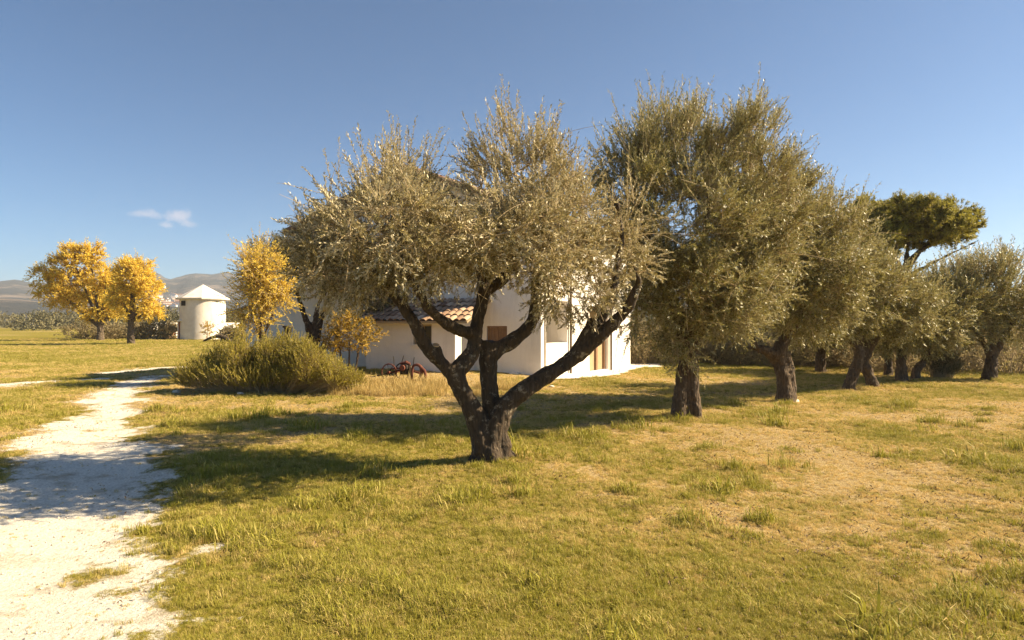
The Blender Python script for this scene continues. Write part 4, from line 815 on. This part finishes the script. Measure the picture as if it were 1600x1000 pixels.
cx_, cy_ = field(420, 2.7, 13, 1.2); kc = (green_f(cx_, cy_) > .25) & (gravel_f(cx_, cy_) < .35) & ~pip(cx_, cy_, HOUSE); cx_, cy_ = np.repeat(cx_[kc], 9), np.repeat(cy_[kc], 9); rad_ = np.repeat(rng.uniform(.05, .16, kc.sum()), 9)
cx_ = cx_ + rng.normal(size=len(cx_)) * rad_; cy_ = cy_ + rng.normal(size=len(cy_)) * rad_; nb_ = len(x_)
x_, y_, ge, gv = np.concatenate([x_, cx_]), np.concatenate([y_, cy_]), np.concatenate([ge, np.full(len(cx_), 1.25)]), np.concatenate([gv, 0 * cx_]); n = len(x_)
lush = np.where(np.arange(n) < nb_, 1., rng.uniform(1.1, 1.9, n))
P = np.stack([x_, y_, ground_z(x_, y_) - .03 * gv], 1)
rot = np.stack([rng.normal(size=n) * .12, rng.normal(size=n) * .12, rng.random(n) * 6.28], 1)
clump = sstep(.54, .70, fbm(x_ * 1.9, y_ * 1.9, 91, 3))
near_tree = np.zeros(n)
for tx_, td_ in ((766, 7.7), (1068, 11.0), (1226, 13.5), (1326, 16), (1364, 16.6)): near_tree = np.maximum(near_tree, np.exp(-(np.hypot(x_ - (tx_ - 800) / F * td_, y_ - td_) / .42) ** 4))
scl = (.55 + .55 * rng.random(n)) * (.40 + .24 * ge) * (1 + .95 * clump * ge) * (1 + .8 * near_tree) * lush * (1 - .5 * gv) * np.clip(.75 + y_ * .05, .8, 1.9)
tint = np.clip(-.12 + 1.0 * ge + rng.normal(size=n) * .28, -.2, 1.1)
scatter('grass', 'short green and straw-coloured grass of the grove', P, rot, scl, tint, rng.integers(0, 6, n),
        [tuft('tuft_%s' % 'abcdef'[i], 200 + i, (42, 36, 46, 34, 40, 44)[i], (.055, .065, .05, .075, .06, .045)[i], (.05, .05, .06, .045, .06, .055)[i], (.0036, .0052, .0038, .003, .0048, .003)[i], (.7, .6, 1.0, .55, .9, 1.3)[i], M['blade']) for i in range(6)])
# tall dry grass before the lean-to
n = 3000; x_ = rng.uniform(-4.6, .4, n); y_ = rng.uniform(13.9, 15.9, n); keep = (fbm(x_ * .9, y_ * .9, 95, 3) > .36) & (y_ < 16.6 + .1 * x_ + .7) & ~pip(x_, y_, HOUSE); keep &= ((x_ + 2.3) / 2.5) ** 2 + ((y_ - 14.9) / 1.1) ** 2 < 1 + .4 * rng.normal(size=n)
x_, y_ = x_[keep], y_[keep]; n = len(x_); P = np.stack([x_, y_, ground_z(x_, y_)], 1); rot = np.stack([rng.normal(size=n) * .1, rng.normal(size=n) * .1, rng.random(n) * 6.28], 1)
scatter('dry_grass', 'tall straw-yellow dry grass between the rosemary bush and the house', P, rot, .5 + .7 * rng.random(n), rng.random(n) * .8, rng.integers(0, 3, n), [tuft('dry_tuft_%s' % 'abc'[i], 300 + i, 16, (.2, .26, .16)[i], .09, .006, .35, M['dry_blade']) for i in range(3)])

# dead leaves and bits of bark lying in the turf
def litter(name, seed, mat):
    rg = np.random.default_rng(seed); n = 5; vs = []; fs = []
    for i in range(n):
        c = np.array((rg.normal() * .05, rg.normal() * .05, .012 + .02 * rg.random())); a = unit(rg.normal(size=3) * (1, 1, .35)); b_ = unit(np.cross(a, rg.normal(size=3) * .4 + ZU)); l_, w_ = rg.uniform(.006, .015), rg.uniform(.003, .006); k = len(vs)
        vs += [c - a * l_, c + b_ * w_ + ZU * .006, c + a * l_, c - b_ * w_ + ZU * .006]; fs.append((k, k + 1, k + 2, k + 3))
    me = bpy.data.meshes.new(name); me.from_pydata([tuple(map(float, v)) for v in vs], [], fs); me.materials.append(mat); me.update(); return bpy.data.objects.new(name, me)
x_, y_ = field(9000, 2.6, 22, 1.2); ge = green_f(x_, y_); k = (rng.random(len(x_)) < 1.1 - ge) & ~pip(x_, y_, HOUSE) & (gravel_f(x_, y_) < .75) & (fbm(x_ * .9, y_ * .9, 201, 3) > .42); x_, y_ = x_[k], y_[k]; n = len(x_)
M['litter'] = plain('dead_leaf', (.20, .125, .06), .8, .5, 3)
scatter('leaf_litter', 'dead leaves and bark crumbs lying in the dry turf', np.stack([x_, y_, ground_z(x_, y_)], 1), np.stack([0 * x_, 0 * x_, rng.random(n) * 6.28], 1), .6 + .9 * rng.random(n), rng.random(n), rng.integers(0, 3, n), [litter('litter_' + 'abc'[i], 400 + i, M['litter']) for i in range(3)])

# small stones on the white track
def pebble(name, seed):
    mb = MB(); rock(mb, (0, 0, .3), 1.0, seed, .6); me = bpy.data.meshes.new(name); me.from_pydata(mb.v, [], mb.f); me.materials.append(M['pebble']); me.update(); return bpy.data.objects.new(name, me)
M['pebble'] = plain('pebble_stone', (.55, .47, .37), .9, .35, 2)
x_, y_ = field(16000, 2.6, 14, 1.3, .95); k = gravel_f(x_, y_) > .5; x_, y_ = x_[k], y_[k]; n = len(x_)
scatter('pebbles', 'small pale stones strewn over the white track', np.stack([x_, y_, ground_z(x_, y_) - .03 * gravel_f(x_, y_)], 1), rng.normal(size=(n, 3)) * .6, .003 + .011 * rng.random(n) ** 4, rng.random(n), rng.integers(0, 3, n), [pebble('pebble_' + 'abc'[i], 500 + i) for i in range(3)])

# ------------------------------------------------------------------ air
m = bpy.data.materials.new('air'); m.use_nodes = True; nt = m.node_tree; nt.nodes.clear()
ov_ = nt.nodes.new('ShaderNodeOutputMaterial'); pv = nt.nodes.new('ShaderNodeVolumePrincipled'); pv.inputs['Color'].default_value = (.80, .88, 1, 1); pv.inputs['Density'].default_value = .00027; pv.inputs['Anisotropy'].default_value = .2
nt.links.new(pv.outputs[0], ov_.inputs['Volume'])
hz = MB().box((-3350, -120, -48), (6700, 0, 0), (0, 3600, 0), (0, 0, 48 + float(H.max()) + 4)).build('haze', m); tag(hz, 'thin haze in the air that pales the far hills', kind='stuff')
